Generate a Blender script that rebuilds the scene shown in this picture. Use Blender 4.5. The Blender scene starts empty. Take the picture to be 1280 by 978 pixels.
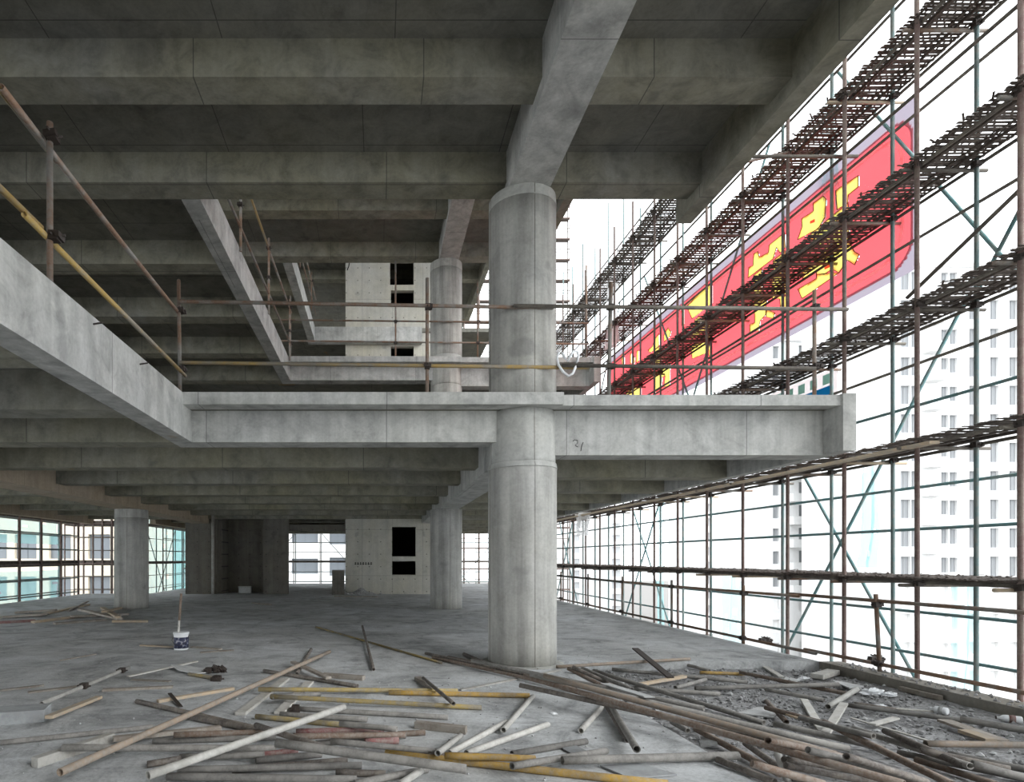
import bpy, math, random
from mathutils import Vector, Matrix
random.seed(7)
R = random.Random(11)
sc = bpy.context.scene
COL = sc.collection
F = 738.0
VX, VY = 473.0, 698.0
EYE = 1.444

# ------------------------------------------------------------------ helpers
def floor_pt(px, py, z=0.0):
    y = (EYE - z) * F / (py - VY)
    return Vector(((px - VX) * y / F, y, z))

class MB:
    def __init__(s):
        s.v = []; s.f = []; s.m = []; s.sm = []
    def quadbox(s, c, mat=0):
        n = len(s.v); s.v += c
        for f in ((0,3,2,1),(4,5,6,7),(0,1,5,4),(1,2,6,5),(2,3,7,6),(3,0,4,7)):
            s.f.append(tuple(n+i for i in f)); s.m.append(mat); s.sm.append(False)
    def box(s, x0, y0, z0, x1, y1, z1, mat=0):
        s.quadbox([(x0,y0,z0),(x1,y0,z0),(x1,y1,z0),(x0,y1,z0),(x0,y0,z1),(x1,y0,z1),(x1,y1,z1),(x0,y1,z1)], mat)
    def bar(s, a, b, w, h, mat=0, roll=0.0):
        a = Vector(a); b = Vector(b); d = (b-a).normalized()
        up = Vector((0,0,1)) if abs(d.z) < .95 else Vector((1,0,0))
        u = d.cross(up).normalized(); v = u.cross(d).normalized()
        if roll:
            c, q = math.cos(roll), math.sin(roll); u, v = u*c+v*q, v*c-u*q
        o = [(-w/2,-h/2),(w/2,-h/2),(w/2,h/2),(-w/2,h/2)]
        s.quadbox([tuple(a+u*i+v*j) for i,j in o] + [tuple(b+u*i+v*j) for i,j in o], mat)
    def tube(s, pts, r, n=10, caps=True, hollow=False, mat=0, r2=None, bulge=None):
        pts = [Vector(p) for p in pts]; N0 = len(s.v)
        rings = []
        for i, p in enumerate(pts):
            d = (pts[min(i+1,len(pts)-1)] - pts[max(i-1,0)]).normalized()
            up = Vector((0,0,1)) if abs(d.z) < .9 else Vector((1,0,0))
            u = d.cross(up).normalized(); v = u.cross(d)
            rr = r if r2 is None else r + (r2-r)*i/(len(pts)-1)
            if bulge: rr *= bulge[i]
            k = len(s.v)
            for j in range(n):
                a = 2*math.pi*j/n
                s.v.append(tuple(p + u*rr*math.cos(a) + v*rr*math.sin(a)))
            rings.append(k)
        for i in range(len(rings)-1):
            for j in range(n):
                s.f.append((rings[i]+j, rings[i]+(j+1)%n, rings[i+1]+(j+1)%n, rings[i+1]+j)); s.m.append(mat); s.sm.append(True)
        if hollow:
            for e, idx in ((0,1),(-1,-2)):
                p = pts[e]; q = p + (pts[idx]-p).normalized()*min(.35, (pts[idx]-p).length*.45)
                d = (pts[idx]-p).normalized() * (1 if e == 0 else -1)
                up = Vector((0,0,1)) if abs(d.z) < .9 else Vector((1,0,0))
                u = d.cross(up).normalized(); v = u.cross(d)
                ks = []
                for c in (p, q):
                    ks.append(len(s.v))
                    for j in range(n):
                        a = 2*math.pi*j/n
                        s.v.append(tuple(c + u*r*.8*math.cos(a) + v*r*.8*math.sin(a)))
                for j in range(n):
                    j2 = (j+1)%n
                    A = (rings[e]+j, rings[e]+j2, ks[0]+j2, ks[0]+j); B = (ks[0]+j, ks[0]+j2, ks[1]+j2, ks[1]+j)
                    if e == 0: A = A[::-1]; B = B[::-1]
                    s.f += [A, B]; s.m += [mat, mat]; s.sm += [False, True]
                cap = tuple(ks[1]+j for j in range(n)); s.f.append(cap if e else cap[::-1]); s.m.append(mat); s.sm.append(False)
        elif caps:
            s.f.append(tuple(rings[0]+j for j in range(n))[::-1]); s.m.append(mat); s.sm.append(False)
            s.f.append(tuple(rings[-1]+j for j in range(n))); s.m.append(mat); s.sm.append(False)
    def lathe(s, cx, cy, prof, n=48, mat=0):
        k0 = len(s.v)
        for r, z in prof:
            for j in range(n):
                a = 2*math.pi*j/n; s.v.append((cx+r*math.cos(a), cy+r*math.sin(a), z))
        for i in range(len(prof)-1):
            for j in range(n):
                j2 = (j+1)%n
                s.f.append((k0+i*n+j, k0+i*n+j2, k0+(i+1)*n+j2, k0+(i+1)*n+j)); s.m.append(mat); s.sm.append(True)
        s.f.append(tuple(k0+j for j in range(n))[::-1]); s.m.append(mat); s.sm.append(False)
        t = k0+(len(prof)-1)*n
        s.f.append(tuple(t+j for j in range(n))); s.m.append(mat); s.sm.append(False)
    def blob(s, c, r, mat=0, sq=1.0, rnd=R):
        c = Vector(c); k = len(s.v)
        for d in ((1,0,0),(-1,0,0),(0,1,0),(0,-1,0),(0,0,1),(0,0,-1)):
            q = r*rnd.uniform(.6,1.25)
            s.v.append((c.x+d[0]*q, c.y+d[1]*q, c.z+d[2]*q*sq))
        for f in ((0,2,4),(2,1,4),(1,3,4),(3,0,4),(2,0,5),(1,2,5),(3,1,5),(0,3,5)):
            s.f.append(tuple(k+i for i in f)); s.m.append(mat); s.sm.append(False)
    def mesh(s, name):
        me = bpy.data.meshes.new(name); me.from_pydata([tuple(v) for v in s.v], [], s.f)
        me.polygons.foreach_set('material_index', s.m); me.polygons.foreach_set('use_smooth', s.sm)
        me.update(); return me
    def build(s, name, mats, parent=None, origin=None):
        me = s.mesh(name)
        for m in (mats if isinstance(mats, (list, tuple)) else [mats]): me.materials.append(m)
        o = bpy.data.objects.new(name, me); COL.objects.link(o)
        if parent is not None: o.parent = parent
        if origin is not None:
            ov = Vector(origin); me.transform(Matrix.Translation(-ov)); o.location = ov
        return o

def tag(o, label=None, cat=None, group=None, kind=None):
    if label: o['label'] = label
    if cat: o['category'] = cat
    if group: o['group'] = group
    if kind: o['kind'] = kind
    return o
def thing(name, label, cat, group=None):
    o = bpy.data.objects.new(name, None); COL.objects.link(o); o.empty_display_size = .2
    return tag(o, label, cat, group)
def inst(o, parent, loc=(0,0,0), name=None, rot=None, scale=None):
    c = o.copy(); c.parent = parent; COL.objects.link(c); c.location = loc
    if rot is not None: c.rotation_euler = rot
    if scale is not None: c.scale = scale
    return c

# ------------------------------------------------------------------ materials
class NT:
    def __init__(s, name, rough=.85, spec=.25):
        s.mat = bpy.data.materials.new(name); s.mat.use_nodes = True
        s.t = s.mat.node_tree; s.n = s.t.nodes; s.b = s.n['Principled BSDF']
        s.b.inputs['Roughness'].default_value = rough
        s.b.inputs['Specular IOR Level'].default_value = spec
        s.tc = s.n.new('ShaderNodeTexCoord').outputs['Object']
    def link(s, a, b): s.t.links.new(a, b)
    def mapping(s, scale, loc=(0,0,0)):
        m = s.n.new('ShaderNodeMapping'); m.inputs['Scale'].default_value = scale; m.inputs['Location'].default_value = loc
        s.link(s.tc, m.inputs['Vector']); return m.outputs[0]
    def noise(s, scale, detail=4, rough=.6, vec=None, dist=0):
        n = s.n.new('ShaderNodeTexNoise'); n.inputs['Scale'].default_value = scale; n.inputs['Detail'].default_value = detail
        n.inputs['Roughness'].default_value = rough; n.inputs['Distortion'].default_value = dist
        s.link(vec or s.tc, n.inputs['Vector']); return n.outputs['Fac']
    def ramp(s, fac, stops):
        r = s.n.new('ShaderNodeValToRGB'); e = r.color_ramp.elements
        while len(e) < len(stops): e.new(.5)
        for i, (p, c) in enumerate(stops):
            e[i].position = p; e[i].color = (*(c if isinstance(c, (tuple, list)) else (c,c,c)), 1)
        s.link(fac, r.inputs[0]); return r.outputs[0]
    def mix(s, fac, a, b, mode='MIX'):
        m = s.n.new('ShaderNodeMix'); m.data_type = 'RGBA'; m.blend_type = mode
        for k, v in ((0, fac), (6, a), (7, b)):
            if isinstance(v, (int, float)): m.inputs[k].default_value = v
            elif isinstance(v, (tuple, list)): m.inputs[k].default_value = (*v, 1)
            else: s.link(v, m.inputs[k])
        return m.outputs[2]
    def math(s, op, a, b=None, c=None):
        m = s.n.new('ShaderNodeMath'); m.operation = op
        for i, v in enumerate((a, b, c)):
            if v is None: continue
            if isinstance(v, (int, float)): m.inputs[i].default_value = v
            else: s.link(v, m.inputs[i])
        return m.outputs[0]
    def bump(s, fac, strength, dist=.01):
        b = s.n.new('ShaderNodeBump'); b.inputs['Strength'].default_value = strength; b.inputs['Distance'].default_value = dist
        s.link(fac, b.inputs['Height']); s.link(b.outputs[0], s.b.inputs['Normal'])
    def color(s, c):
        if isinstance(c, (tuple, list)): s.b.inputs['Base Color'].default_value = (*c, 1)
        else: s.link(c, s.b.inputs['Base Color'])
        return s.mat

def concrete(name, base, seams=(1.83, .915), seam_dark=.45, streak=0.25, dirt=.35, warm=(1.0,.96,.84), ties=False, off=0.0):
    m = NT(name, .88, .2)
    big = m.noise(.55, 5, .62); mid = m.noise(2.6, 6, .7, dist=.6); fine = m.noise(26, 4, .7)
    c = m.mix(m.ramp(big, [(.3, 0), (.7, 1)]), base, tuple(b*w for b, w in zip(base, warm)))
    c = m.mix(dirt, c, m.ramp(mid, [(.25, .45), (.5, .95), (.72, 1.25)]), 'MULTIPLY')
    c = m.mix(.35, c, m.ramp(fine, [(.3, .7), (.6, 1.1)]), 'MULTIPLY')
    if streak:
        st = m.noise(1.0, 4, .6, vec=m.mapping((5, 5, .35)))
        c = m.mix(streak, c, m.ramp(st, [(.35, .5), (.62, 1.15)]), 'MULTIPLY')
    blot = m.noise(1.7, 3, .5, vec=m.mapping((1, 1, 1), (13, 5, 2)))
    c = m.mix(m.ramp(blot, [(.66, 0), (.72, .45)]), c, tuple(b*.45 for b in base))
    if seams: rust = m.noise(1.1, 2, .5, vec=m.mapping((1,1,1), (3, 31, 9)))
    if seams: c = m.mix(m.ramp(rust, [(.735, 0), (.765, .5)]), c, (.33, .2, .06))
    if seams:
        sx = m.n.new('ShaderNodeSeparateXYZ'); m.link(m.tc, sx.inputs[0])
        g = m.n.new('ShaderNodeNewGeometry'); sn = m.n.new('ShaderNodeSeparateXYZ'); m.link(g.outputs['Normal'], sn.inputs[0])
        X, Y, Z = sx.outputs
        def line(coord, pitch, w, shift=0):
            a = m.math('FRACT', m.math('MULTIPLY_ADD', coord, 1/pitch, shift+100))
            return m.math('LESS_THAN', m.math('ABSOLUTE', m.math('SUBTRACT', a, .5)), w/pitch)
        jit = m.math('MULTIPLY', m.math('FLOOR', m.math('MULTIPLY', Y, .45)), .37)
        fx = m.math('ABSOLUTE', sn.outputs[0]); fy = m.math('ABSOLUTE', sn.outputs[1]); fz = m.math('ABSOLUTE', sn.outputs[2])
        l1 = m.math('MULTIPLY', line(m.math('ADD', X, jit), seams[0], .006, off), m.math('GREATER_THAN', m.math('MAXIMUM', fy, fz), .6))
        l2 = m.math('MULTIPLY', line(Y, seams[0], .006, .2), m.math('GREATER_THAN', m.math('MAXIMUM', fx, fz), .6))
        allm = m.math('MAXIMUM', l1, l2)
        if seams[1]:
            l3 = m.math('MULTIPLY', line(Z, seams[1], .006, .1), m.math('LESS_THAN', fz, .5))
            allm = m.math('MAXIMUM', allm, l3)
        c = m.mix(m.math('MULTIPLY', allm, seam_dark), c, tuple(b*.3 for b in base))
        if ties:
            def cell(coord, p, s0): return m.math('SUBTRACT', m.math('FRACT', m.math('MULTIPLY_ADD', coord, 1/p, s0+100)), .5)
            a = m.math('MULTIPLY', cell(X, .46, .3), .46); b = m.math('MULTIPLY', cell(Z, .5, .3), .5)
            d = m.math('SQRT', m.math('ADD', m.math('MULTIPLY', a, a), m.math('MULTIPLY', b, b)))
            c = m.mix(m.math('MULTIPLY', m.math('LESS_THAN', d, .022), .75), c, (.04,.04,.04))
    m.bump(m.math('ADD', m.math('MULTIPLY', mid, .6), fine), .25, .006)
    return m.color(c)

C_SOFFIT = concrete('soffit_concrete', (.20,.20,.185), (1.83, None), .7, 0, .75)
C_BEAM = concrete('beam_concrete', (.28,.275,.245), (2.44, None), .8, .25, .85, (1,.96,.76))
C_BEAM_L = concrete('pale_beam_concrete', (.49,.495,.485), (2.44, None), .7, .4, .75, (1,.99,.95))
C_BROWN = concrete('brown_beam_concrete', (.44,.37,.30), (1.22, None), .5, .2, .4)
C_COL = concrete('column_concrete', (.44,.44,.425), None, .5, .65, .45, (1,.985,.93))
C_COLJ = concrete('column_joint_concrete', (.45,.455,.44), None, .5, .3, .6, (1,.99,.95))
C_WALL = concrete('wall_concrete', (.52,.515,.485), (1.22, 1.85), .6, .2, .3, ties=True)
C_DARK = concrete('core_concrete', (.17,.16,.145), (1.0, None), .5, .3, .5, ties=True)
C_KERB = concrete('kerb_concrete', (.27,.26,.25), (2.44, None), .6, .2, .5)

def floor_mat():
    m = NT('floor_concrete', .8, .25)
    big = m.noise(.35, 5, .6); mid = m.noise(1.7, 7, .7, dist=.8); fine = m.noise(34, 4, .75)
    c = m.mix(m.ramp(big, [(.35,0),(.65,1)]), (.56,.58,.595), (.42,.425,.42))
    c = m.mix(.7, c, m.ramp(mid, [(.3,.5),(.48,.95),(.68,1.25)]), 'MULTIPLY')
    c = m.mix(.5, c, m.ramp(fine, [(.32,.6),(.58,1.12)]), 'MULTIPLY')
    gr = m.noise(1.3, 8, .78, dist=1.2)
    c = m.mix(.8, c, m.ramp(gr, [(.36,.5),(.5,1.0),(.62,1.12)]), 'MULTIPLY')
    scr = m.noise(3, 3, .5, vec=m.mapping((.4, 5, 1)))
    c = m.mix(.25, c, m.ramp(scr, [(.35,.7),(.6,1.15)]), 'MULTIPLY')
    sp = m.noise(7, 5, .8, vec=m.mapping((1,1,1),(4,7,0)))
    c = m.mix(m.ramp(sp, [(.62,0),(.7,.6)]), c, (.62,.62,.60))
    m.bump(m.math('ADD', mid, fine), .35, .008)
    return m.color(c)
FLOOR = floor_mat()

def pipe_mat(name, base, other, dust=.4, metal=.0, rough=.7, amt=(.45,.6), sc_=6):
    m = NT(name, rough, .3); m.b.inputs['Metallic'].default_value = metal
    oi = m.n.new('ShaderNodeObjectInfo')
    a = m.noise(sc_, 5, .7); b = m.noise(40, 3, .7)
    c = m.mix(m.ramp(a, [(amt[0],0),(amt[1],1)]), base, other)
    c = m.mix(m.math('MULTIPLY', m.ramp(b, [(.4,0),(.65,1)]), dust), c, (.31,.30,.285))
    v = m.math('MULTIPLY_ADD', oi.outputs['Random'], .5, .75)
    c = m.mix(1.0, c, v, 'MULTIPLY')
    m.bump(b, .2, .003)
    return m.color(c)
P = dict(
    grey=pipe_mat('dusty_grey_steel', (.17,.163,.152), (.25,.24,.222)),
    dark=pipe_mat('dark_rusted_steel', (.10,.085,.075), (.19,.165,.14), .35),
    brown=pipe_mat('brown_rusted_steel', (.16,.11,.08), (.22,.175,.14), .4),
    tan=pipe_mat('tan_primer_steel', (.33,.255,.19), (.25,.21,.17), .5),
    yellow=pipe_mat('yellow_painted_steel', (.46,.28,.045), (.26,.185,.085), .35, amt=(.42,.62), sc_=3),
    olive=pipe_mat('worn_olive_yellow_paint', (.36,.27,.09), (.24,.21,.15), .35, sc_=3),
    white=pipe_mat('pale_dusty_paint', (.52,.51,.48), (.42,.41,.38), .4),
    maroon=pipe_mat('maroon_paint', (.22,.09,.085), (.25,.17,.15), .45),
)
M_POST = pipe_mat('scaffold_rust_red', (.155,.10,.09), (.20,.155,.13), .2, .2)
M_POST2 = pipe_mat('scaffold_teal_grey', (.16,.24,.24), (.24,.26,.24), .2, .1)
M_LEDG = pipe_mat('scaffold_grey_brown', (.13,.115,.10), (.19,.17,.14), .15, .2)
M_TEAL = pipe_mat('scaffold_teal', (.13,.27,.28), (.22,.28,.27), .2)
M_GUARD = pipe_mat('guardrail_worn_steel', (.23,.14,.09), (.26,.25,.23), .25, .1, sc_=2)
M_GUARDY = pipe_mat('guardrail_yellow', (.40,.27,.08), (.27,.24,.19), .3, .0, sc_=1.3)
M_CPL = NT('coupler_black_iron', .6, .4).color((.045,.035,.03))
M_BAM = pipe_mat('weathered_bamboo_strip', (.095,.075,.065), (.16,.13,.11), .15, sc_=9)
M_WOOD = pipe_mat('weathered_lumber', (.24,.205,.17), (.34,.31,.27), .4, sc_=5)
M_WOODL = pipe_mat('pale_lumber', (.50,.49,.46), (.40,.38,.34), .3, sc_=5)
M_WOODT = pipe_mat('tan_lumber', (.46,.36,.25), (.38,.32,.25), .3, sc_=5)
M_SHEET = pipe_mat('grey_board_sheet', (.33,.35,.36), (.26,.27,.28), .3)
M_SHEETL = pipe_mat('pale_board_sheet', (.55,.56,.56), (.45,.46,.46), .3)
M_STONE = pipe_mat('rubble_stone', (.42,.425,.43), (.15,.15,.155), .5, sc_=24)
M_BLACK = NT('black_paint', .8, .1).color((.012,.012,.012))
M_PLASTIC = NT('white_plastic', .4, .4).color((.78,.80,.82))
def net_mat(name, col, alpha):
    m = bpy.data.materials.new(name); m.use_nodes = True; t = m.node_tree; t.nodes.clear()
    o = t.nodes.new('ShaderNodeOutputMaterial'); mx = t.nodes.new('ShaderNodeMixShader'); mx.inputs[0].default_value = alpha
    tr = t.nodes.new('ShaderNodeBsdfTransparent'); a = t.nodes.new('ShaderNodeAddShader')
    d = t.nodes.new('ShaderNodeBsdfDiffuse'); l = t.nodes.new('ShaderNodeBsdfTranslucent')
    d.inputs[0].default_value = (*[c*.5 for c in col], 1); l.inputs[0].default_value = (*[c*.5 for c in col], 1)
    L = t.links.new; L(d.outputs[0], a.inputs[0]); L(l.outputs[0], a.inputs[1]); L(tr.outputs[0], mx.inputs[1]); L(a.outputs[0], mx.inputs[2]); L(mx.outputs[0], o.inputs[0])
    return m
M_NET = net_mat('teal_debris_net', (.30,.60,.60), .55)
M_NETR = net_mat('faint_teal_net', (.45,.80,.82), .5)
M_FILM = net_mat('torn_white_film', (.9,.9,.9), .65)
def cloth_mat(name, col, col2):
    m = NT(name, .8, .1); a = m.noise(3, 4, .6)
    c = m.mix(a, col, col2); m.color(c)
    t = m.t; tl = t.nodes.new('ShaderNodeBsdfTranslucent'); t.links.new(c, tl.inputs[0])
    mx = t.nodes.new('ShaderNodeMixShader'); mx.inputs[0].default_value = .62
    out = [n for n in t.nodes if n.type == 'OUTPUT_MATERIAL'][0]
    t.links.new(m.b.outputs[0], mx.inputs[1]); t.links.new(tl.outputs[0], mx.inputs[2]); t.links.new(mx.outputs[0], out.inputs[0])
    return m.mat
M_RED = cloth_mat('red_banner_cloth', (.95,.13,.15), (.90,.12,.14))
M_YEL = cloth_mat('yellow_banner_print', (.95,.82,.20), (.92,.78,.18))
M_MAUVE = cloth_mat('banner_border_cloth', (.40,.33,.40), (.36,.34,.40))
M_WCL = cloth_mat('white_banner_print', (.9,.86,.86), (.9,.85,.85))
M_BLUE = cloth_mat('blue_banner_cloth', (.04,.42,.68), (.04,.36,.62))
M_MINT = cloth_mat('mint_banner_print', (.45,.68,.62), (.5,.7,.62))

# ------------------------------------------------------------------ concrete frame
def structure(name, mb, mats, label=None, cat=None):
    o = mb.build(name, mats); tag(o, label, cat, None, 'structure'); return o
XL, XL2, YSTEP, YB = -11.9, -9.3, 24.0, 33.6
XR, XRI = 6.2, 6.03
YF = -12
m = MB()
m.box(XL, YF, -.35, 2.45, 8.25, 0); m.box(XL, 8.25, -.35, 6.16, YSTEP, 0); m.box(XL2, YSTEP, -.35, 6.16, YB, 0)
structure('floor', m, FLOOR, 'dusty grey concrete floor slab of the open unfinished storey', 'floor')
m = MB(); m.box(2.45, YF, -.35, 6.16, 8.25, -.14)
structure('floor_recess', m, C_KERB, 'sunken strip of floor filled with rubble beside the kerb', 'floor')
m = MB(); m.box(6.16, YF, -.35, 6.46, 8.25, 0)
structure('kerb', m, C_KERB, 'low concrete kerb along the open right edge of the floor', 'kerb')

def slab(z0, z1, boxes, label, name='ceiling'):
    m = MB()
    for (x0, y0, x1, y1) in boxes: m.box(x0, y0, z0, x1, y1, z1)
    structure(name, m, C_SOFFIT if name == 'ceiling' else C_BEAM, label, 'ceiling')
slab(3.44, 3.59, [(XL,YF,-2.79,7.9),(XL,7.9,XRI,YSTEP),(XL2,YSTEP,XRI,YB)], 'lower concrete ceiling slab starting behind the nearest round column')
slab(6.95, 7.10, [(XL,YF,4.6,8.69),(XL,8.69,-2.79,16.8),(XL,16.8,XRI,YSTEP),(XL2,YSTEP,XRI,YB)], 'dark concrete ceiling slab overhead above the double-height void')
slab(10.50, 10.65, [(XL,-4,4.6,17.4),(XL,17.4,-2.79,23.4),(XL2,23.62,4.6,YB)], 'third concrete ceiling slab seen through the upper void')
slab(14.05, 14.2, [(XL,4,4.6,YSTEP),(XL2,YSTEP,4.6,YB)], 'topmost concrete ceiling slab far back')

def lip(x0, x1, y0, y1, z0, z1, label):
    m = MB(); m.box(x0, y0, z0, x1, y1, z1); structure('slab_lip', m, C_BEAM_L, label, 'slab edge')
lip(-2.53, 2.40, 7.63, 7.9, 3.435, 3.592, 'pale slab edge left of the nearest round column')
lip(2.40, XR, 7.70, 7.9, 3.435, 3.575, 'pale slab edge right of the nearest round column')
lip(-2.53, 2.3, 16.53, 16.8, 6.945, 7.10, 'far pale slab edge across the upper void left of the second column')
lip(2.3, XR, 16.56, 16.8, 6.945, 7.085, 'far pale slab edge across the upper void right of the second column')

ROWS = ['first','second','third','fourth','fifth','sixth','seventh','eighth','ninth','tenth','eleventh','twelfth','thirteenth','fourteenth','fifteenth','sixteenth','seventeenth']
NEAR = [-11.0, -9.3, -7.6, -5.9, -4.2, -2.5, -.75, 1.0, 2.75, 4.5, 6.25]
FAR = [8.0, 10.22, 12.45, 14.67, 16.9, 19.1, 21.35, 23.6, 25.8, 28.0, 30.2, 32.6]
def beam(x0, x1, y0, y1, z0, z1, mat, label):
    m = MB(); m.box(x0, y0, z0, x1, y1, z1); return structure('concrete_beam', m, mat, label, 'beam')
def crossbeams(ys, x0, x1, zb, zt, where, mat=C_BEAM, first=None):
    for i, y in enumerate(ys):
        xa = XL2+.2 if (x0 < XL2 and y > YSTEP) else x0
        beam(xa, x1, y, y+.38, zb, zt, (first if (first and i == 0) else mat), (f'{ROWS[len(ys)-1-i]} concrete cross beam counted toward the viewer from the nearest column, {where}' if ys[0] < 0 else f'{ROWS[i]} concrete cross beam counted away from the viewer {where}'))
# ceiling over the floor (slab one)
crossbeams(NEAR, -11.6, -7.5, 3.016, 3.44, 'under the near left part of the lower slab, at its outer side')
crossbeams(NEAR, -6.8, -2.80, 3.016, 3.44, 'under the near left part of the lower slab')
crossbeams(FAR, -11.6, -7.5, 3.016, 3.44, 'under the lower slab at its far left side')
beam(-6.8, -2.8, 8.0, 8.38, 3.016, 3.44, C_BEAM, 'dark concrete cross beam left of the big pale beam under the lower slab')
beam(-2.8, 1.73, 8.0, 8.38, 3.016, 3.44, C_BEAM_L, 'pale front cross beam between the big left beam and the nearest round column')
crossbeams(FAR[1:], -6.8, 1.73, 3.016, 3.44, 'under the lower slab behind the pale front beam')
crossbeams(FAR, 2.29, XRI, 2.84, 3.44, 'under the lower slab right of the round columns', C_BEAM, C_BEAM_L)
# slab two
crossbeams(NEAR+[8.0], -11.6, -7.5, 6.54, 6.95, 'under the overhead slab at its outer left side')
crossbeams(NEAR+[8.0], -6.8, 1.735, 6.54, 6.95, 'under the overhead slab left of the central beam')
crossbeams(NEAR+[8.0], 2.285, 4.38, 6.54, 6.95, 'under the overhead slab right of the central beam')
crossbeams(FAR[1:4], -11.6, -7.5, 6.54, 6.95, 'left of the upper void at its outer side')
crossbeams(FAR[1:4], -6.8, -2.8, 6.54, 6.95, 'left of the upper void')
beam(-2.8, 1.73, 16.9, 17.28, 6.54, 6.95, C_BEAM_L, 'pale cross beam across the far end of the upper void left of the second column')
beam(2.29, XRI, 16.9, 17.28, 6.37, 6.95, C_BEAM_L, 'pale cross beam across the far end of the upper void right of the second column')
beam(-11.6, -2.8, 16.9, 17.28, 6.54, 6.95, C_BEAM, 'dark cross beam left of the far end of the upper void')
# slab three
crossbeams([6.25]+FAR[:5], -6.8, 1.735, 10.09, 10.5, 'under the third slab left of its central beam')
crossbeams([6.25]+FAR[:5], 2.285, 4.38, 10.09, 10.5, 'under the third slab right of its central beam')
crossbeams(FAR[5:7], -6.8, -2.8, 10.09, 10.5, 'left of the far void in the third slab')
beam(-2.8, 1.73, 23.4, 23.65, 10.0, 10.62, C_BEAM_L, 'short pale edge beam at the far end of the third slab void')
# slab four
crossbeams(FAR[4:9], -6.8, 1.735, 13.64, 14.05, 'under the topmost slab')
crossbeams(FAR[4:9], 2.285, 4.38, 13.64, 14.05, 'under the topmost slab right of its central beam')
# longitudinal beams
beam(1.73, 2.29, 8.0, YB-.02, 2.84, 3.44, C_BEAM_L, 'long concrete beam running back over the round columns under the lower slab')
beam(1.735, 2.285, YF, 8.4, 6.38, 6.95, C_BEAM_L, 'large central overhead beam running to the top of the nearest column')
beam(1.735, 2.285, 16.9, YB-.02, 6.38, 6.95, C_BEAM, 'long beam behind the second column under the second slab')
beam(1.735, 2.285, 4, 17.4, 9.93, 10.5, C_BEAM_L, 'central beam under the third slab ending at the second column')
beam(1.735, 2.285, 16.9, 30, 13.48, 14.05, C_BEAM, 'central beam under the topmost slab')
beam(-7.5, -6.8, YF, YB-.02, 2.84, 3.44, C_BROWN, 'brown lit main beam running back to the left column')
beam(-7.5, -6.8, YF, YB-.02, 6.38, 6.95, C_BEAM, 'dark main beam on the left under the overhead slab')
beam(-7.5, -6.8, 6, YB-.02, 9.93, 10.5, C_BEAM, 'dark main beam on the left under the third slab')
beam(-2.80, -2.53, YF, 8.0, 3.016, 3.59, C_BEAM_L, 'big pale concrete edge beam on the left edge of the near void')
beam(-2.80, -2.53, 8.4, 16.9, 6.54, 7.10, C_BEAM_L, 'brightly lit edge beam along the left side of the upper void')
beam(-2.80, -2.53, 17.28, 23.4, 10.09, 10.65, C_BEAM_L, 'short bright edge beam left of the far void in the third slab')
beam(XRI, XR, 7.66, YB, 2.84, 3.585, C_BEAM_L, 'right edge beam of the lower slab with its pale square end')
beam(4.38, 4.6, YF, 8.69, 6.37, 6.95, C_BEAM, 'dark right edge beam of the overhead slab against the sky')
beam(XRI, XR, 16.5, YB, 6.38, 7.09, C_BEAM_L, 'right edge beam of the second slab beyond the upper void')
beam(4.38, 4.6, 4, 17.4, 9.92, 10.5, C_BEAM, 'right edge beam of the third slab above the upper void')
beam(4.38, 4.6, 6, 30, 13.47, 14.05, C_BEAM, 'right edge beam of the topmost slab')
for zt, nm in ((3.44,'lower'),(6.95,'second')):
    beam(XL, -11.6, YF, YSTEP, zt-.6, zt, C_BROWN, f'outer left edge beam of the {nm} slab')
    beam(XL2, XL2+.25, YSTEP, YB, zt-.6, zt, C_BROWN, f'stepped-in far left edge beam of the {nm} slab')
    beam(XL2+.25, XR, YB-.02, YB+.25, zt-.6, zt+.14, C_BEAM, f'rear edge beam of the {nm} slab')

# ---- round columns
def column(x, y, segs, label):
    t = thing('concrete_column', label, 'column'); t.location = (x, y, 0)
    for nm, r0, z0, r1, z1, mat in segs:
        b = MB(); n = 8
        b.lathe(0, 0, [(r0+(r1-r0)*i/n, z0+(z1-z0)*i/n) for i in range(n+1)], 64)
        o = b.build(nm, mat, t)
        # vertical formwork seam strips
        s = MB()
        for a in (-1.44, 1.7, .2, 3.3):
            ca, sa = math.cos(a), math.sin(a)
            s.tube([(ca*(r0+.0005), sa*(r0+.0005), z0+.01), (ca*(r1+.0005), sa*(r1+.0005), z1-.01)], .004, 5)
        s.build('formwork_seam', C_KERB, o)
    return t
column(1.995, 8.2, [('lower_shaft', .463, 0, .463, 2.70, C_COL), ('joint_head', .445, 2.70, .44, 3.435, C_COLJ),
                    ('joint_ring', .470, 2.66, .458, 2.73, C_COLJ), ('base_screed', .56, 0, .50, .012, C_COLJ),
                    ('upper_shaft', .455, 3.592, .455, 6.24, C_COL), ('capital', .458, 6.24, .452, 6.385, C_COLJ)],
       'tall round concrete column nearest the camera, passing through the lower slab')
column(1.96, 17.1, [('lower_shaft', .46, 0, .46, 2.84, C_COL), ('upper_shaft', .455, 3.59, .455, 6.385, C_COL),
                    ('joint_head', .45, 6.385, .445, 6.95, C_COL), ('joint_ring', .475, 7.10, .465, 7.22, C_COLJ), ('top_shaft', .455, 7.10, .455, 9.7, C_COL), ('capital', .46, 9.7, .455, 9.93, C_COL)],
       'second round column behind the nearest one, visible on both storeys')
column(-7.15, 17.1, [('lower_shaft', .47, 0, .46, 2.6, C_COL), ('capital', .463, 2.6, .455, 2.84, C_COL)],
       'round concrete column on the far left below the brown beam')

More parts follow.
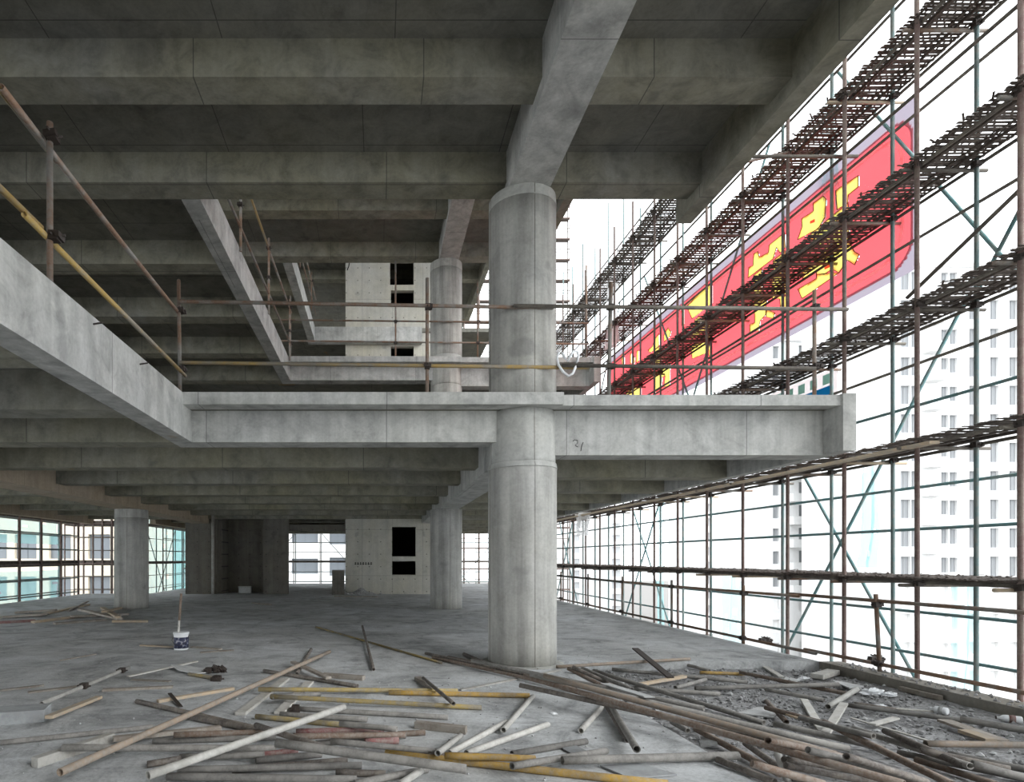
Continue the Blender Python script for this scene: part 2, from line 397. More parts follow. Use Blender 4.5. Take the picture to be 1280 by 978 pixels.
# ---- walls
def holed_wall(name, x0, x1, y0, y1, z0, z1, holes, mat, label):
    xs = sorted({x0, x1, *[h[0] for h in holes], *[h[1] for h in holes]}); zs = sorted({z0, z1, *[h[2] for h in holes], *[h[3] for h in holes]})
    b = MB()
    for i in range(len(xs)-1):
        for j in range(len(zs)-1):
            cx, cz = (xs[i]+xs[i+1])/2, (zs[j]+zs[j+1])/2
            if any(h[0] < cx < h[1] and h[2] < cz < h[3] for h in holes): continue
            b.box(xs[i], y0, zs[j], xs[i+1], y1, zs[j+1])
    return structure(name, b, mat, label, 'wall')
holed_wall('wall_back', -1.32, 2.3, 23.7, 23.95, 0, 14.04,
           [(.55,1.5,1.51,2.70),(.55,1.5,.77,1.32),(.5,1.42,9.0,9.95),(.5,1.42,11.66,12.2),(.47,1.42,12.42,13.4),(.5,1.42,4.6,5.8)],
           C_WALL, 'pale concrete core wall with two black openings at the far centre')
b = MB(); b.box(-1.32,23.95,0,-1.07,29,14.04); b.box(2.05,23.95,0,2.3,29,14.04); b.box(-1.07,28.8,0,2.05,29,14.04)  # unseen rear and right walls added so the core openings stay dark
structure('wall_core_sides', b, C_DARK, 'dark side walls of the central core with unseen rear wall added to keep it dark', 'wall')
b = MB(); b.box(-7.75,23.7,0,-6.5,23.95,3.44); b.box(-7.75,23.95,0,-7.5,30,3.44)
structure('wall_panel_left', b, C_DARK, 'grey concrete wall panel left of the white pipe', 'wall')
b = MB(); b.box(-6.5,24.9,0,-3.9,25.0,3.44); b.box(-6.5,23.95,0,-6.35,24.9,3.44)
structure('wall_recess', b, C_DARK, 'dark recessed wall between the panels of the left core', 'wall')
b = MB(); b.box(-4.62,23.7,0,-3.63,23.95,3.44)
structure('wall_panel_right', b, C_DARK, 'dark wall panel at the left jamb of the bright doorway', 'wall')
b = MB(); b.box(-3.63,24.0,2.55,-1.32,24.2,2.80)
structure('concrete_lintel', b, C_DARK, 'dark lintel over the bright doorway', 'lintel')
b = MB(); b.box(XL, YF-.25, -.35, 6.46, YF, 10.5)  # unseen wall added to block sky light from behind the camera
structure('wall_light_block', b, C_BEAM, 'unseen concrete wall added far behind the viewpoint to block light', 'wall')
# parapets / rear upper walls
b = MB(); b.box(-9.0,30,7.1,-1.4,30.15,10.0)
structure('wall_upper_rear_left', b, C_DARK, 'dark upper storey rear wall', 'wall')
b = MB(); b.box(2.3,30,7.1,6.0,30.2,8.2)
structure('wall_parapet', b, C_BEAM_L, 'low pale parapet right of the second column on the upper storey', 'parapet')

# small marks
b = MB()
for i in range(7):
    x = -.96 + i*.105; z = 1.22
    b.box(x, 23.69, z-.03, x+.075, 23.7, z+.005*(i%2)); b.box(x+.01, 23.69, z+.02, x+.06*(1+(i%3==0)*.2), 23.7, z+.05); b.box(x+.03, 23.69, z-.05, x+.045, 23.7, z+.06)
tag(b.build('stencilled_marking', M_BLACK), 'row of small black stencilled characters on the core wall', 'marking')
def stroke_marks(name, y, strokes, r, label):
    b = MB()
    for s in strokes: b.tube([((px-VX)*y/F, y-.002, EYE+(VY-py)*y/F) for px, py in s], r, 5)
    tag(b.build(name, M_BLACK), label, 'marking')
stroke_marks('hand_painted_number', 8.0, [[(716,552),(718,550),(722,551),(722,554),(719,557),(722,559)],[(729,553),(727,558),(726,564)]], .004,
             'small hand-written number on the pale beam right of the nearest column')
stroke_marks('hand_painted_stroke', 23.7, [[(437,328),(436,333),(434,338)]], .02, 'short black stroke high on the core wall left of the upper openings')

for px, py, lab in ((117,406,'short steel pin sticking out high on the big pale left beam'),(175,456,'short steel pin sticking out near the end of the big pale left beam')):
    yy = -2.53*F/(px-VX); zc = EYE+(VY-py)*yy/F; b = MB(); b.tube([(-2.56, yy, zc), (-2.44, yy-.02, zc+.01)], .008, 6); tag(b.build('steel_pin', M_CPL), lab, 'pin')
# white vertical pipe, block stack, crate
b = MB(); b.tube([(-6.62,23.6,0),(-6.62,23.6,3.44)], .06, 12)
tag(b.build('drain_pipe', M_WOODL), 'pale vertical pipe against the left core wall', 'pipe')
t = thing('block_stack', 'dark square stack of blocks at the right side of the bright doorway', 'block stack')
b = MB()
for k in range(5):
    for j in range(2): b.box(-1.83+j*.24, 23.3+.02*(k%2), k*.19, -1.60+j*.24, 23.65, k*.19+.18)
b.build('block_course', C_DARK, t)
b = MB(); b.box(-1.84,23.28,.95,-1.34,23.67,.975); b.build('cover_board', M_WOOD, t)
t = thing('white_crate', 'small white crate on the floor in the dark left recess', 'crate')
b = MB(); b.box(-5.75,24.3,0,-5.25,24.55,.24); b.build('crate_body', M_SHEETL, t)
b = MB(); b.box(-5.77,24.28,.24,-5.23,24.57,.28); b.build('lid', M_WOODL, t)

# ------------------------------------------------------------------ guard rails
def coupler_mesh():
    b = MB()
    b.box(-.034,-.045,-.035,.034,.03,.035); b.box(-.05,-.065,-.022,.045,-.03,.022); b.tube([(-.06,0,0),(.07,0,0)], .010, 6); b.tube([(0,-.09,.012),(0,.06,.012)], .010, 6)
    return b
cpl_src = coupler_mesh().build('coupler', M_CPL); COL.objects.unlink(cpl_src)
def add_coupler(parent, p, rz=None):
    return inst(cpl_src, parent, p, rot=(R.uniform(-.15,.15), R.uniform(-.15,.15), R.choice((0, math.pi/2, math.pi)) if rz is None else rz))
def pipe_obj(name, a, b_, r, mat, parent, sag=0, hollow=False, n=10):
    a = Vector(a); b_ = Vector(b_); k = MB()
    if sag:
        pts = [a.lerp(b_, i/8) + Vector((0,0,-sag*math.sin(math.pi*i/8))) for i in range(9)]
    else: pts = [a, b_]
    k.tube(pts, r, n, hollow=hollow)
    return k.build(name, mat, parent)

def guardrail(label, posts, rails, cat='guardrail', group=None, r=.024):
    t = thing('guardrail', label, cat, group)
    for (p, zb, zt, lean) in posts:
        po = pipe_obj('post', (p[0], p[1], zb), (p[0]+lean[0], p[1]+lean[1], zt), r, M_GUARD, t, hollow=True)
        for (z, off) in [(q, o) for (q, o) in posts_z[label]]:
            k = (z-zb)/(zt-zb)
            add_coupler(po, (p[0]+lean[0]*k+off[0], p[1]+lean[1]*k+off[1], z))
    for (a, b_, mat, sag, n) in rails: pipe_obj(n, a, b_, r, mat, t, sag, True)
    return t
posts_z = {}
L = 'worn steel guardrail along the pale slab edge in front of the nearest column'
y = 7.8; X = lambda px, yy=7.8: (px-VX)*yy/F; Z = lambda py, yy=7.8: EYE+(VY-py)*yy/F
posts_z[L] = [(Z(385), (0,-.03)), (Z(459), (0,-.03))]
guardrail(L, [((X(534),y), 3.59, Z(348), (0,0)), ((X(761),y), 3.57, Z(353), (.03,0)), ((X(1018),y), 3.57, Z(363), (.0,0))],
          [((X(226),y-.05,Z(379)), (X(690),y-.05,Z(387)), M_GUARD, 0, 'rail'), ((X(640),y-.10,Z(386.5)), (X(1052),y-.10,Z(391)), M_LEDG, 0, 'rail'),
           ((X(226),y-.05,Z(455)), (X(735),y-.05,Z(461.5)), M_GUARDY, 0, 'rail'), ((X(700),y-.10,Z(460)), (X(1012),y-.10,Z(464)), M_LEDG, 0, 'rail')])
L = 'steel and yellow guardrail running along the top of the big pale left beam'
posts_z[L] = [(4.72, (.03,0)), (3.95, (.03,0))]
guardrail(L, [((-2.62,7.80), 3.6, Z(350), (-.02,0)), ((-2.56,4.60), 3.35, 4.84, (.0,0)), ((-2.6,1.6), 3.4, 4.9, (0,0))],
          [((-2.65,7.85,4.70), (-2.62,4.1,4.72), M_GUARD, .02, 'rail'), ((-2.67,4.9,4.74), (-2.60,1.2,4.73), M_GUARDY, .0, 'rail'),
           ((-2.60,7.95,3.90), (-2.58,4.3,3.95), M_GUARDY, .0, 'rail'), ((-2.60,4.55,3.99), (-2.57,1.0,3.95), M_GUARDY, .0, 'rail')])
L = 'thin guardrail along the left edge of the upper void beside the bright beam'
posts_z[L] = [(8.37, (0,0)), (7.72, (0,0))]
xg = -2.45
guardrail(L, [((xg,10.5), 6.9, 8.6, (0,0)), ((xg,13.2), 6.9, 8.6, (0,0)), ((xg,16.3), 6.9, 8.6, (0,0))],
          [((xg,8.75,8.37), (xg,13.3,8.37), M_GUARDY, 0, 'rail'), ((xg,13.1,8.35), (xg,16.6,8.35), M_GUARD, 0, 'rail'),
           ((xg,8.75,7.3), (xg,16.6,7.4), M_GUARD, 0, 'rail')])
L = 'thin guardrail on the far slab edge across the upper void'
y2 = 16.65; X2 = lambda px: (px-VX)*y2/F; Z2 = lambda py: EYE+(VY-py)*y2/F
posts_z[L] = [(Z2(403), (0,-.03)), (Z2(429.5), (0,-.03))]
guardrail(L, [((X2(363),y2), 7.1, Z2(370), (0,0)), ((X2(494.5),y2), 7.1, Z2(326), (0,0)), ((X2(597),y2), 7.1, Z2(352), (0,0)), ((X2(733),y2), 7.08, Z2(332), (0,0))],
          [((X2(352),y2-.05,Z2(401)), (X2(735),y2-.05,Z2(405)), M_GUARD, 0, 'rail'), ((X2(352),y2-.05,Z2(427)), (X2(735),y2-.05,Z2(431)), M_GUARD, 0, 'rail')])
L = 'thin reddish guardrail beside the short bright beam of the third slab'
posts_z[L] = [(11.6, (0,0))]
guardrail(L, [((-2.45,18.4), 10.5, 11.9, (0,0)), ((-2.45,21.6), 10.5, 11.9, (0,0))],
          [((-2.45,17.5,11.6), (-2.45,23.2,11.6), M_GUARD, 0, 'rail'), ((-2.45,17.5,11.0), (-2.45,23.2,11.0), M_GUARD, 0, 'rail')])
# floor edge guardrail (right)
L = 'rusty guardrail along the open right edge of the floor'
posts_z[L] = [(.86, (-.02,-.02)), (.12, (-.02,-.02))]
ge = [(6.30,7.42),(6.06,9.8),(6.06,12.2),(6.06,14.67),(6.06,17.07),(6.06,19.6)]
guardrail(L, [((x,yy), .02, .99, (-.05 if i == 0 else 0, 0)) for i, (x, yy) in enumerate(ge)],
          [((6.30,2.5,.93), (6.26,9.0,.90), M_GUARD, 0, 'rail'), ((6.12,8.6,.89), (6.06,15.2,.86), M_GUARD, .01, 'rail'), ((6.05,14.6,.86), (6.04,22,.86), M_LEDG, 0, 'rail'),
           ((6.33,2.5,.16), (6.28,8.7,.10), M_GUARD, 0, 'rail'), ((6.15,8.3,.10), (6.08,15.2,.09), M_GUARD, 0, 'rail'), ((6.08,14.6,.09), (6.06,22,.09), M_GUARD, 0, 'rail')])

# ------------------------------------------------------------------ right facade scaffolding
SP = 1.1535
DY = [4.92 + SP*i for i in range(25)]
XI, XO = 6.6, 7.31
DECKS = [1.21, 2.90, 4.61, 6.33, 8.06, 9.80]
scaf = thing('facade_scaffolding', 'tall tube scaffolding with woven decks along the whole open right side', 'scaffolding')
rr = random.Random(5)
for i, yy in enumerate([DY[0]-SP*2, DY[0]-SP] + DY):
    a = pipe_obj('upright', (XI, yy, -9), (XI+rr.uniform(-.02,.02), yy+rr.uniform(-.02,.02), 10.7+rr.uniform(-.1,.15)), .026, M_POST, scaf, n=8)
    c = pipe_obj('upright', (XO, yy, -9), (XO+rr.uniform(-.02,.02), yy, 12.3+rr.uniform(-.4,.6) if i > 12 else 11.2), .025, M_POST2, scaf, n=8)
    if 2 <= i < 11:
        for z in DECKS[:5]:
            add_coupler(a, (XI, yy, z-.07)); add_coupler(c, (XO, yy, z-.07))
b = MB()
for i, yy in enumerate(DY):
    for z in DECKS:
        if i < 9 and z < 9: continue
        for x in (XI, XO): b.box(x-.045, yy-.045, z-.11, x+.045, yy+.045, z-.03)
tag(b.build('distant_couplers', M_CPL, scaf), kind='stuff')
y0, y1 = 2.4, 33.0
for z in DECKS + [-.49]:
    for x in (XI, XO):
        pipe_obj('ledger', (x+.05, y0, z-.06), (x+.05, y1, z-.06), .022, M_LEDG, scaf, n=8)
for z in DECKS + [-.49]:
    pipe_obj('outer_rail', (XO+.05, y0, z+1.20), (XO+.05, y1, z+1.20), .022, M_TEAL if z < 2 else M_LEDG, scaf, n=8)
for z in (-.49, 1.21, 2.90):
    pipe_obj('outer_rail', (XO+.05, y0, z+.63), (XO+.05, y1, z+.63), .022, M_TEAL, scaf, n=8)
for z in (6.33, 8.06, 4.61):
    pipe_obj('inner_rail', (XI+.05, y0 if z > 5 else 9, z+.86), (XI+.05, y1, z+.86), .022, M_LEDG, scaf, n=8)
# transoms, each deck at every other upright
for z in DECKS:
    for i, yy in enumerate(DY[:16]):
        if (i + int(z)) % 3 == 2 and i > 6: continue
        pipe_obj('transom', (XI-.09-rr.uniform(0,.12), yy+.06, z-.10), (XO+.16+rr.uniform(0,.12), yy+.06, z-.10), .022, rr.choice((M_LEDG, M_GUARD, M_LEDG, M_WOODT)) if i != 4 else M_GUARD, scaf, n=8)
pipe_obj('wall_tie', (4.62, 8.44, 7.19), (6.85, 8.44, 7.19), .024, M_LEDG, scaf, hollow=True)
pipe_obj('wall_tie', (4.55, 8.30, 6.88), (6.62, 9.53, 8.0), .022, M_LEDG, scaf, hollow=True)
pipe_obj('loose_tube', (6.95, 5.1, 5.98), (7.12, 7.95, 4.95), .024, M_LEDG, scaf, hollow=True)
for k in range(-1, 4):
    for s, yc, zc in ((-1.5, 7.48+6.92*k, 4.66), (1.45, 10.33+6.92*k, 2.95), (1.7, 8.81+6.92*k, 8.08), (-1.5, 12.0+6.92*k, 8.08)):
        zl, zh = (-.5, 4.75) if zc < 5 else (4.6, 9.3)
        ya, yb = yc+(zl-zc)/s, yc+(zh-zc)/s
        if min(ya, yb) < 2.5 or max(ya, yb) > 33: continue
        pipe_obj('brace', (XO+.1, ya, zl), (XO+.1, yb, zh), .022, M_TEAL, scaf, n=8)
# woven deck panels
def deck_mesh(seed, w=.80, l=SP):
    q = random.Random(seed); b = MB()
    p = .046; n = int(l/p)
    for i in range(n+1):
        y = i*p + q.uniform(-.006,.006); x0 = -w/2 - q.uniform(0,.06); x1 = w/2 + q.uniform(0,.04)
        dz = q.uniform(-.006,.012); tl = q.uniform(-.008,.008)
        b.bar((x0, y, dz), (x1, y+tl, dz+q.uniform(-.006,.006)), .030, .009)
        k = 9
        for j in range(k):
            if q.random() < .15: continue
            x = -w/2 + (j+.5+(.5 if i%2 else 0))*w/k
            if x > w/2: continue
            b.bar((x, y, dz+.004), (x+q.uniform(-.008,.008), y+p, dz+.004), .022, .006)
    for x in (-w/2+.02, -.13, .13, w/2-.02): b.bar((x, 0, -.012), (x+q.uniform(-.01,.01), l, -.012), .03, .012)
    for _ in range(16):
        x = q.uniform(-w/2, w/2); y = q.uniform(0, l-.1)
        b.bar((x, y, .012), (x+q.uniform(-.12,.12), y+q.uniform(-.12,.12), .03), .02, .006)
    for x in (-w/4, w/4): b.tube([(x, 0, -.035), (x, l, -.035)], .02, 6)
    for _ in range(6):
        b.blob((q.uniform(-w/2, w/2), q.uniform(0, l), .02), q.uniform(.01,.028), rnd=q)
    return b
variants = []
for s in range(4):
    o = deck_mesh(100+s).build('deck_panel', M_BAM); COL.objects.unlink(o); variants.append(o)
def deck_dense(seed, n, w=.8):
    q = random.Random(seed); b = MB()
    return b
for z in DECKS:
    for i, yy in enumerate([DY[0]-SP*2, DY[0]-SP] + DY[:-1]):
        if i > 17: continue
        inst(variants[(i*7+int(z*3)) % 4], scaf, ((XI+XO)/2, yy, z), rot=(rr.uniform(-.006,.006), rr.uniform(-.02,.02), rr.uniform(-.012,.012)))
    # far stretch
    k = MB(); q = random.Random(int(z*10))
    yy = DY[16]-.1
    while yy < DY[-1]:
        k.bar((XI-.06-q.uniform(0,.05), yy, z), (XO+.06, yy, z), .05, .008); yy += .085
    k.bar((XI+.2, DY[16], z-.02), (XI+.2, DY[-1], z-.02), .03, .02); k.bar((XO-.2, DY[16], z-.02), (XO-.2, DY[-1], z-.02), .03, .02)
    k.build('deck_panel', M_BAM, scaf)
# toe board at slab edge
b = MB(); b.bar((6.50, 6.9, 2.80), (6.42, 22, 2.80), .12, .035)
b.build('edge_board', M_WOODT, scaf)

# net remnants
def drape(name, x, ya, yb, za, zb, mat, seed, label, cat='net', amp=.05, parent=None):
    q = random.Random(seed); b = MB(); nu, nv = 14, 18
    for j in range(nv+1):
        for i in range(nu+1):
            u, v = i/nu, j/nv
            y = ya+(yb-ya)*u + .06*math.sin(5*v+seed)*(1-v); z = za+(zb-za)*v
            b.v.append((x+amp*math.sin(u*9+seed+2*v)+q.uniform(-.01,.01), y, z))
    for j in range(nv):
        for i in range(nu):
            if q.random() < .06: continue
            k = j*(nu+1)+i; b.f.append((k,k+1,k+nu+2,k+nu+1)); b.m.append(0); b.sm.append(True)
    o = b.build(name, mat, parent)
    if label: tag(o, label, cat)
    return o
drape('debris_net', 7.55, 7.45, 7.75, -1.2, 1.15, M_NETR, 1, 'narrow strip of pale teal net hanging between the lower decks at the right')
drape('debris_net', 7.55, 8.95, 9.2, 1.3, 2.85, M_NETR, 2, 'twisted strip of teal net beside the crossed braces')
drape('debris_net', 7.5, 9.6, 10.0, 6.4, 9.2, M_NETR, 3, 'teal net strip hanging in front of the red banner')
drape('debris_net', 7.55, 15.6, 16.0, -1.5, 3.4, M_NETR, 4, 'distant teal net strip between far uprights of the scaffolding')
drape('debris_net', 7.55, 12.3, 12.9, -1.5, 1.1, M_NETR, 6, 'teal net strip low behind the guardrail')
drape('plastic_film', 6.45, 18.2, 19.3, 2.15, 2.88, M_FILM, 5, 'torn white plastic film caught under the slab edge beside the nearest column', 'plastic film', .12)
drape('plastic_film', 6.7, 16.5, 17.2, 7.5, 9.2, M_FILM, 9, 'torn white plastic film hanging on the upper scaffolding', 'plastic film', .12)

# white hose loop
b = MB(); yh = 7.68
pts = [(699,440),(697,447),(699,456),(704,465),(710,471),(715,468),(719,460),(722,451),(724,444),(722,439),(716,440),(712,446),(709,452),(706,446),(703,440)]
w = [Vector(((px-VX)*yh/F, yh+.03*math.sin(i), EYE+(VY-py)*yh/F)) for i, (px, py) in enumerate(pts)]
b.tube(w, .017, 8)
tag(b.build('plastic_hose', M_PLASTIC), 'white looped hose hung over the yellow rail beside the nearest column', 'hose')

# ---- banner
XB = 7.46
def bp(px, py, dx=0.0):
    o = px - VX; y = XB*F/o
    return (XB-dx, y, EYE+(VY-py)/o*XB)
def poly(b, pts, dx, mat=0):
    k = len(b.v); b.v += [bp(x, y, dx) for x, y in pts]; b.f.append(tuple(range(k, k+len(pts)))); b.m.append(mat); b.sm.append(False)
ban = thing('banner', 'long red banner with yellow characters hung on the outside of the scaffolding', 'banner')
def rrect(y0, y1, z0, z1, r, n=6):
    out = []
    for cy, cz, a0 in ((y1-r,z1-r,0),(y0+r,z1-r,90),(y0+r,z0+r,180),(y1-r,z0+r,270)):
        for i in range(n+1):
            a = math.radians(a0+90*i/n); out.append((cy+r*math.cos(a), cz+r*math.sin(a)))
    return out
YA, YZ, ZA, ZB = 8.22, 19.3, 5.46, 7.88
def ring(o, i_, x, mat, name):
    b = MB(); n = len(o)
    for y, z in o+i_: b.v.append((x, y, z))
    for k in range(n): b.f.append((k, (k+1)%n, n+(k+1)%n, n+k)); b.m.append(0); b.sm.append(False)
    return b.build(name, mat, ban)
o1 = rrect(YA+.16, YZ-.25, ZA+.26, ZB-.30, .45); i1 = rrect(YA+.22, YZ-.31, ZA+.31, ZB-.35, .40)
ring(o1, i1, XB-.002, M_WCL, 'white_outline')
FIELD = rrect(YA+.02, YZ-.02, ZA+.12, ZB-.16, .35)
ring(rrect(YA, YZ, ZA, ZB, .02), rrect(YA+.06, YZ-.06, ZA+.16, ZB-.20, .33), XB+.004, M_MAUVE, 'border_cloth')
CUT = []
def glyph(polys, holes=()):
    for nm, dx, mat, grow in (('character', .012, M_YEL, 0),):
        b = MB()
        for p in polys: poly(b, p, dx)
        CUT.extend([[bp(x, y)[1:] for x, y in p] for p in polys])
        o = b.build(nm, mat, ban)
        h = MB()
        for p in holes: poly(h, p, dx+.006)
        if holes: h.build('counter', M_RED, o)
        e = MB()
        for p in polys:
            q = [Vector(bp(x, y, dx+.002)) for x, y in p]
            for i in range(len(q)): e.bar(q[i], q[(i+1)%len(q)], .014, .004)
        e.build('outline', M_CPL, o)
c = lambda ox, oy, s, pts: [(ox+x/s, oy+y/s) for x, y in pts]
A = lambda pts: c(980, 200, 4.89, pts)
glyph([A([(88,488),(115,410),(112,360),(185,312),(183,265),(245,220),(262,240),(256,350),(215,420)]),
       A([(320,190),(345,170),(460,95),(460,165),(398,215),(396,262),(330,305)]),
       A([(150,470),(396,262),(402,300),(330,360),(402,420),(402,495),(250,600),(245,560),(300,480),(200,540),(190,500)]),
       A([(116,688),(402,495),(435,560),(465,578),(437,642),(392,612),(342,690),(300,668),(250,700),(203,700),(203,688),(120,725)]),
       A([(90,790),(203,725),(203,700),(300,690),(342,690),(115,848)])],
      [A([(165,392),(165,374),(195,360),(195,380)]), A([(252,640),(290,618),(290,655),(254,672)])])
B_ = lambda pts: c(900, 250, 4.89, pts)
glyph([B_([(180,412),(206,402),(210,330),(235,315),(245,350),(300,322),(305,275),(400,200),(405,290),(372,325),(350,290),(330,360),(175,478)]),
       B_([(210,460),(260,420),(255,620),(290,590),(285,700),(250,740),(240,800),(186,812),(186,762),(216,750)]),
       B_([(330,370),(405,310),(405,400),(330,460)]),
       B_([(320,470),(405,430),(410,678),(376,682),(370,605),(325,605)]), B_([(290,668),(340,690),(330,727),(285,715)])])
D_ = lambda pts: c(820, 320, 6.11, pts)
glyph([D_([(240,385),(320,300),(385,240),(435,200),(435,362),(385,400),(280,480),(262,440)]),
       D_([(200,395),(215,380),(215,520),(200,530)]),
       D_([(300,490),(340,460),(345,560),(300,590)]),
       D_([(272,690),(388,640),(392,742),(280,786)]), D_([(405,600),(425,590),(425,760),(408,765)]), D_([(275,590),(430,500),(430,540),(275,640)])])
E_ = lambda pts: c(760, 400, 10.3, pts)
glyph([E_([(525,385),(580,340),(600,270),(660,170),(664,330),(600,395),(540,425)]), E_([(725,200),(780,100),(818,150),(800,215),(730,285)]),
       E_([(600,400),(664,340),(700,560),(600,640)]), E_([(600,680),(660,660),(700,620),(806,560),(800,850),(730,862),(742,720),(700,742),(690,880),(600,942)])])
glyph([E_([(290,440),(305,430),(305,560),(290,570)]), E_([(325,500),(345,470),(352,540),(330,585)]), E_([(375,400),(400,388),(402,532),(370,556)]), E_([(240,932),(300,880),(322,978),(240,978)]),
       E_([(330,862),(400,850),(432,870),(432,978),(340,978)]), E_([(180,450),(215,440),(215,600),(190,610)])])
def inside(y, z, p):
    c_ = False
    for i in range(len(p)):
        (y1, z1), (y2, z2) = p[i], p[i-1]
        if (z1 > z) != (z2 > z) and y < (y2-y1)*(z-z1)/(z2-z1)+y1: c_ = not c_
    return c_
b = MB(); G = .03; boxes = [(min(q[0] for q in p), max(q[0] for q in p), min(q[1] for q in p), max(q[1] for q in p)) for p in CUT]
zz_ = ZA+.12
while zz_ < ZB-.16:
    z2 = min(zz_+G, ZB-.16); run = None; yy = YA+.02
    row = [p for p, bb in zip(CUT, boxes) if bb[2] <= zz_ and bb[3] >= z2]
    while yy < YZ-.02+G:
        y2 = min(yy+G, YZ-.02)
        ok = yy < YZ-.02 and inside((yy+y2)/2, (zz_+z2)/2, FIELD) and not any(inside(yy, zz_, p) and inside(y2, zz_, p) and inside(yy, z2, p) and inside(y2, z2, p) for p in row)
        if ok and run is None: run = yy
        if not ok and run is not None:
            k0 = len(b.v); b.v += [(XB+.01, run, zz_), (XB+.01, yy, zz_), (XB+.01, yy, z2), (XB+.01, run, z2)]; b.f.append((k0,k0+1,k0+2,k0+3)); b.m.append(0); b.sm.append(False); run = None
        yy += G
    zz_ = z2 + 1e-6
b.build('red_field', M_RED, ban)
# small white-outlined panel below the third character
b = MB()
for a, d in (((280,822),(390,775)),((285,860),(285,822)),((340,835),(340,800)),((390,820),(390,778))):
    (x0, y0_), (x1, y1_) = D_([a])[0], D_([d])[0]; b.bar(bp(x0, y0_, .012), bp(x1, y1_, .012), .02, .006)
b.build('small_outline', M_WCL, ban)
# blue banner lower down
t = thing('banner', 'blue banner with pale mint edge pattern hanging below the red one, behind the slab corner', 'banner')
b = MB(); b.box(7.47, 9.62, 3.45, 7.49, 14.5, 4.56); b.build('border_cloth', M_WCL, t)
b = MB(); b.box(7.455, 9.75, 3.55, 7.466, 14.4, 4.30); b.build('blue_field', M_BLUE, t)
b = MB()
for i in range(16): b.box(7.45, 9.75+i*.29, 4.34, 7.46, 9.90+i*.29, 4.50)
b.build('mint_check_pattern', M_MINT, t)
b = MB(); b.lathe(0, 0, [(.01,0),(.22,.01)], 16); o = b.build('white_emblem', M_WCL, t); o.rotation_euler = (0, -math.pi/2, 0); o.location = (7.452, 10.9, 3.75)

# ------------------------------------------------------------------ other scaffolding
def grid_scaffold(label, a, b_, step, z0, z1, lift, depth_vec, mats, r=.03, deck=.12, rails=2, name='tube_scaffolding', braces=True):
    t = thing(name, label, 'scaffolding')
    a = Vector(a); b_ = Vector(b_); L_ = (b_-a).length; d = (b_-a).normalized(); n = max(1, int(round(L_/step)))
    dv = Vector(depth_vec); q = random.Random(int(L_*10))
    for i in range(n+1):
        p = a + d*(L_*i/n)
        for k, o in enumerate((Vector((0,0,0)), dv)):
            pipe_obj('upright', (p.x+o.x, p.y+o.y, z0), (p.x+o.x, p.y+o.y, z1+q.uniform(-.3,.3)), r, mats[k], t, n=6)
    z = z0
    while z < z1:
        for o in (Vector((0,0,0)), dv):
            for s in range(rails+1):
                zz = z + lift*s/(rails+1)
                if zz > z1: break
                pipe_obj('ledger', (a.x+o.x, a.y+o.y, zz), (b_.x+o.x, b_.y+o.y, zz), r*.8 if s == 0 else r*.6, mats[s and 1], t, n=6)
        if deck:
            k = MB(); c0 = a+dv*.5; c1 = b_+dv*.5; k.bar((c0.x,c0.y,z+.03), (c1.x,c1.y,z+.03), dv.length*.9, deck); k.build('deck', M_BAM, t)
        z += lift
    if braces:
        i = 0
        while i+3 <= n:
            p0 = a+d*(L_*i/n)+dv; p1 = a+d*(L_*(i+3)/n)+dv
            pipe_obj('brace', (p0.x,p0.y,z0), (p1.x,p1.y,min(z1,z0+lift*3)), r*.8, mats[1], t, n=6)
            pipe_obj('brace', (p1.x,p1.y,z0), (p0.x,p0.y,min(z1,z0+lift*3)), r*.8, mats[1], t, n=6)
            i += 4
    return t
grid_scaffold('scaffolding standing across the far end of the building', (-9.6,34.6,0), (7.4,34.6,0), 1.55, -2.25, 12.3, 1.73, (0,.8,0), (M_LEDG, M_POST2), .028)
grid_scaffold('dark scaffolding along the left side of the floor', (-12.4,11,0), (-12.4,24.4,0), 1.35, -2.23, 8, 1.72, (-.8,0,0), (M_POST, M_POST2), .045, .22)
grid_scaffold('dark scaffolding filling the set-back behind the left column', (-13.6,25.6,0), (-10.3,25.6,0), .42, -2.23, 8, 1.72, (0,.8,0), (M_POST, M_LEDG), .03, .22, braces=False)
grid_scaffold('scaffolding along the stepped-in far left edge', (-9.85,27.0,0), (-9.85,33.6,0), 1.2, -2.23, 8, 1.72, (-.8,0,0), (M_LEDG, M_POST2), .028)
grid_scaffold('hazy scaffolding of a distant tower beyond the far right corner', (6.0,50,0), (16.2,50,0), 1.25, -10, 33, 1.75, (0,.5,0), (M_POST, M_LEDG), .05, rails=1)
def net_sheet(p0, p1, z0, z1, mat, label, seed):
    b = MB(); nu, nv = 40, 16; q = random.Random(seed); p0 = Vector(p0); p1 = Vector(p1); nrm = (p1-p0).normalized().cross(Vector((0,0,1)))
    for j in range(nv+1):
        for i in range(nu+1):
            p = p0.lerp(p1, i/nu) + nrm*(.06*math.sin(i*1.3+j*.4)+q.uniform(-.02,.02)); b.v.append((p.x, p.y, z0+(z1-z0)*j/nv))
    for j in range(nv):
        for i in range(nu):
            if q.random() < .02: continue
            k = j*(nu+1)+i; b.f.append((k,k+1,k+nu+2,k+nu+1)); b.m.append(0); b.sm.append(True)
    tag(b.build('debris_net', mat), label, 'net')
net_sheet((-13.35,12,0), (-13.35,24.6,0), -.6, .95, M_NET, 'lower teal debris net on the left scaffolding', 1)
net_sheet((-13.36,12,0), (-13.36,24.6,0), 2.0, 3.4, M_NET, 'upper teal debris net under the ceiling edge on the left scaffolding', 2)
net_sheet((-10.8,25.9,0), (-10.8,33.6,0), -.3, 3.3, M_NETR, 'blue-green net behind the far left edge of the floor', 3)

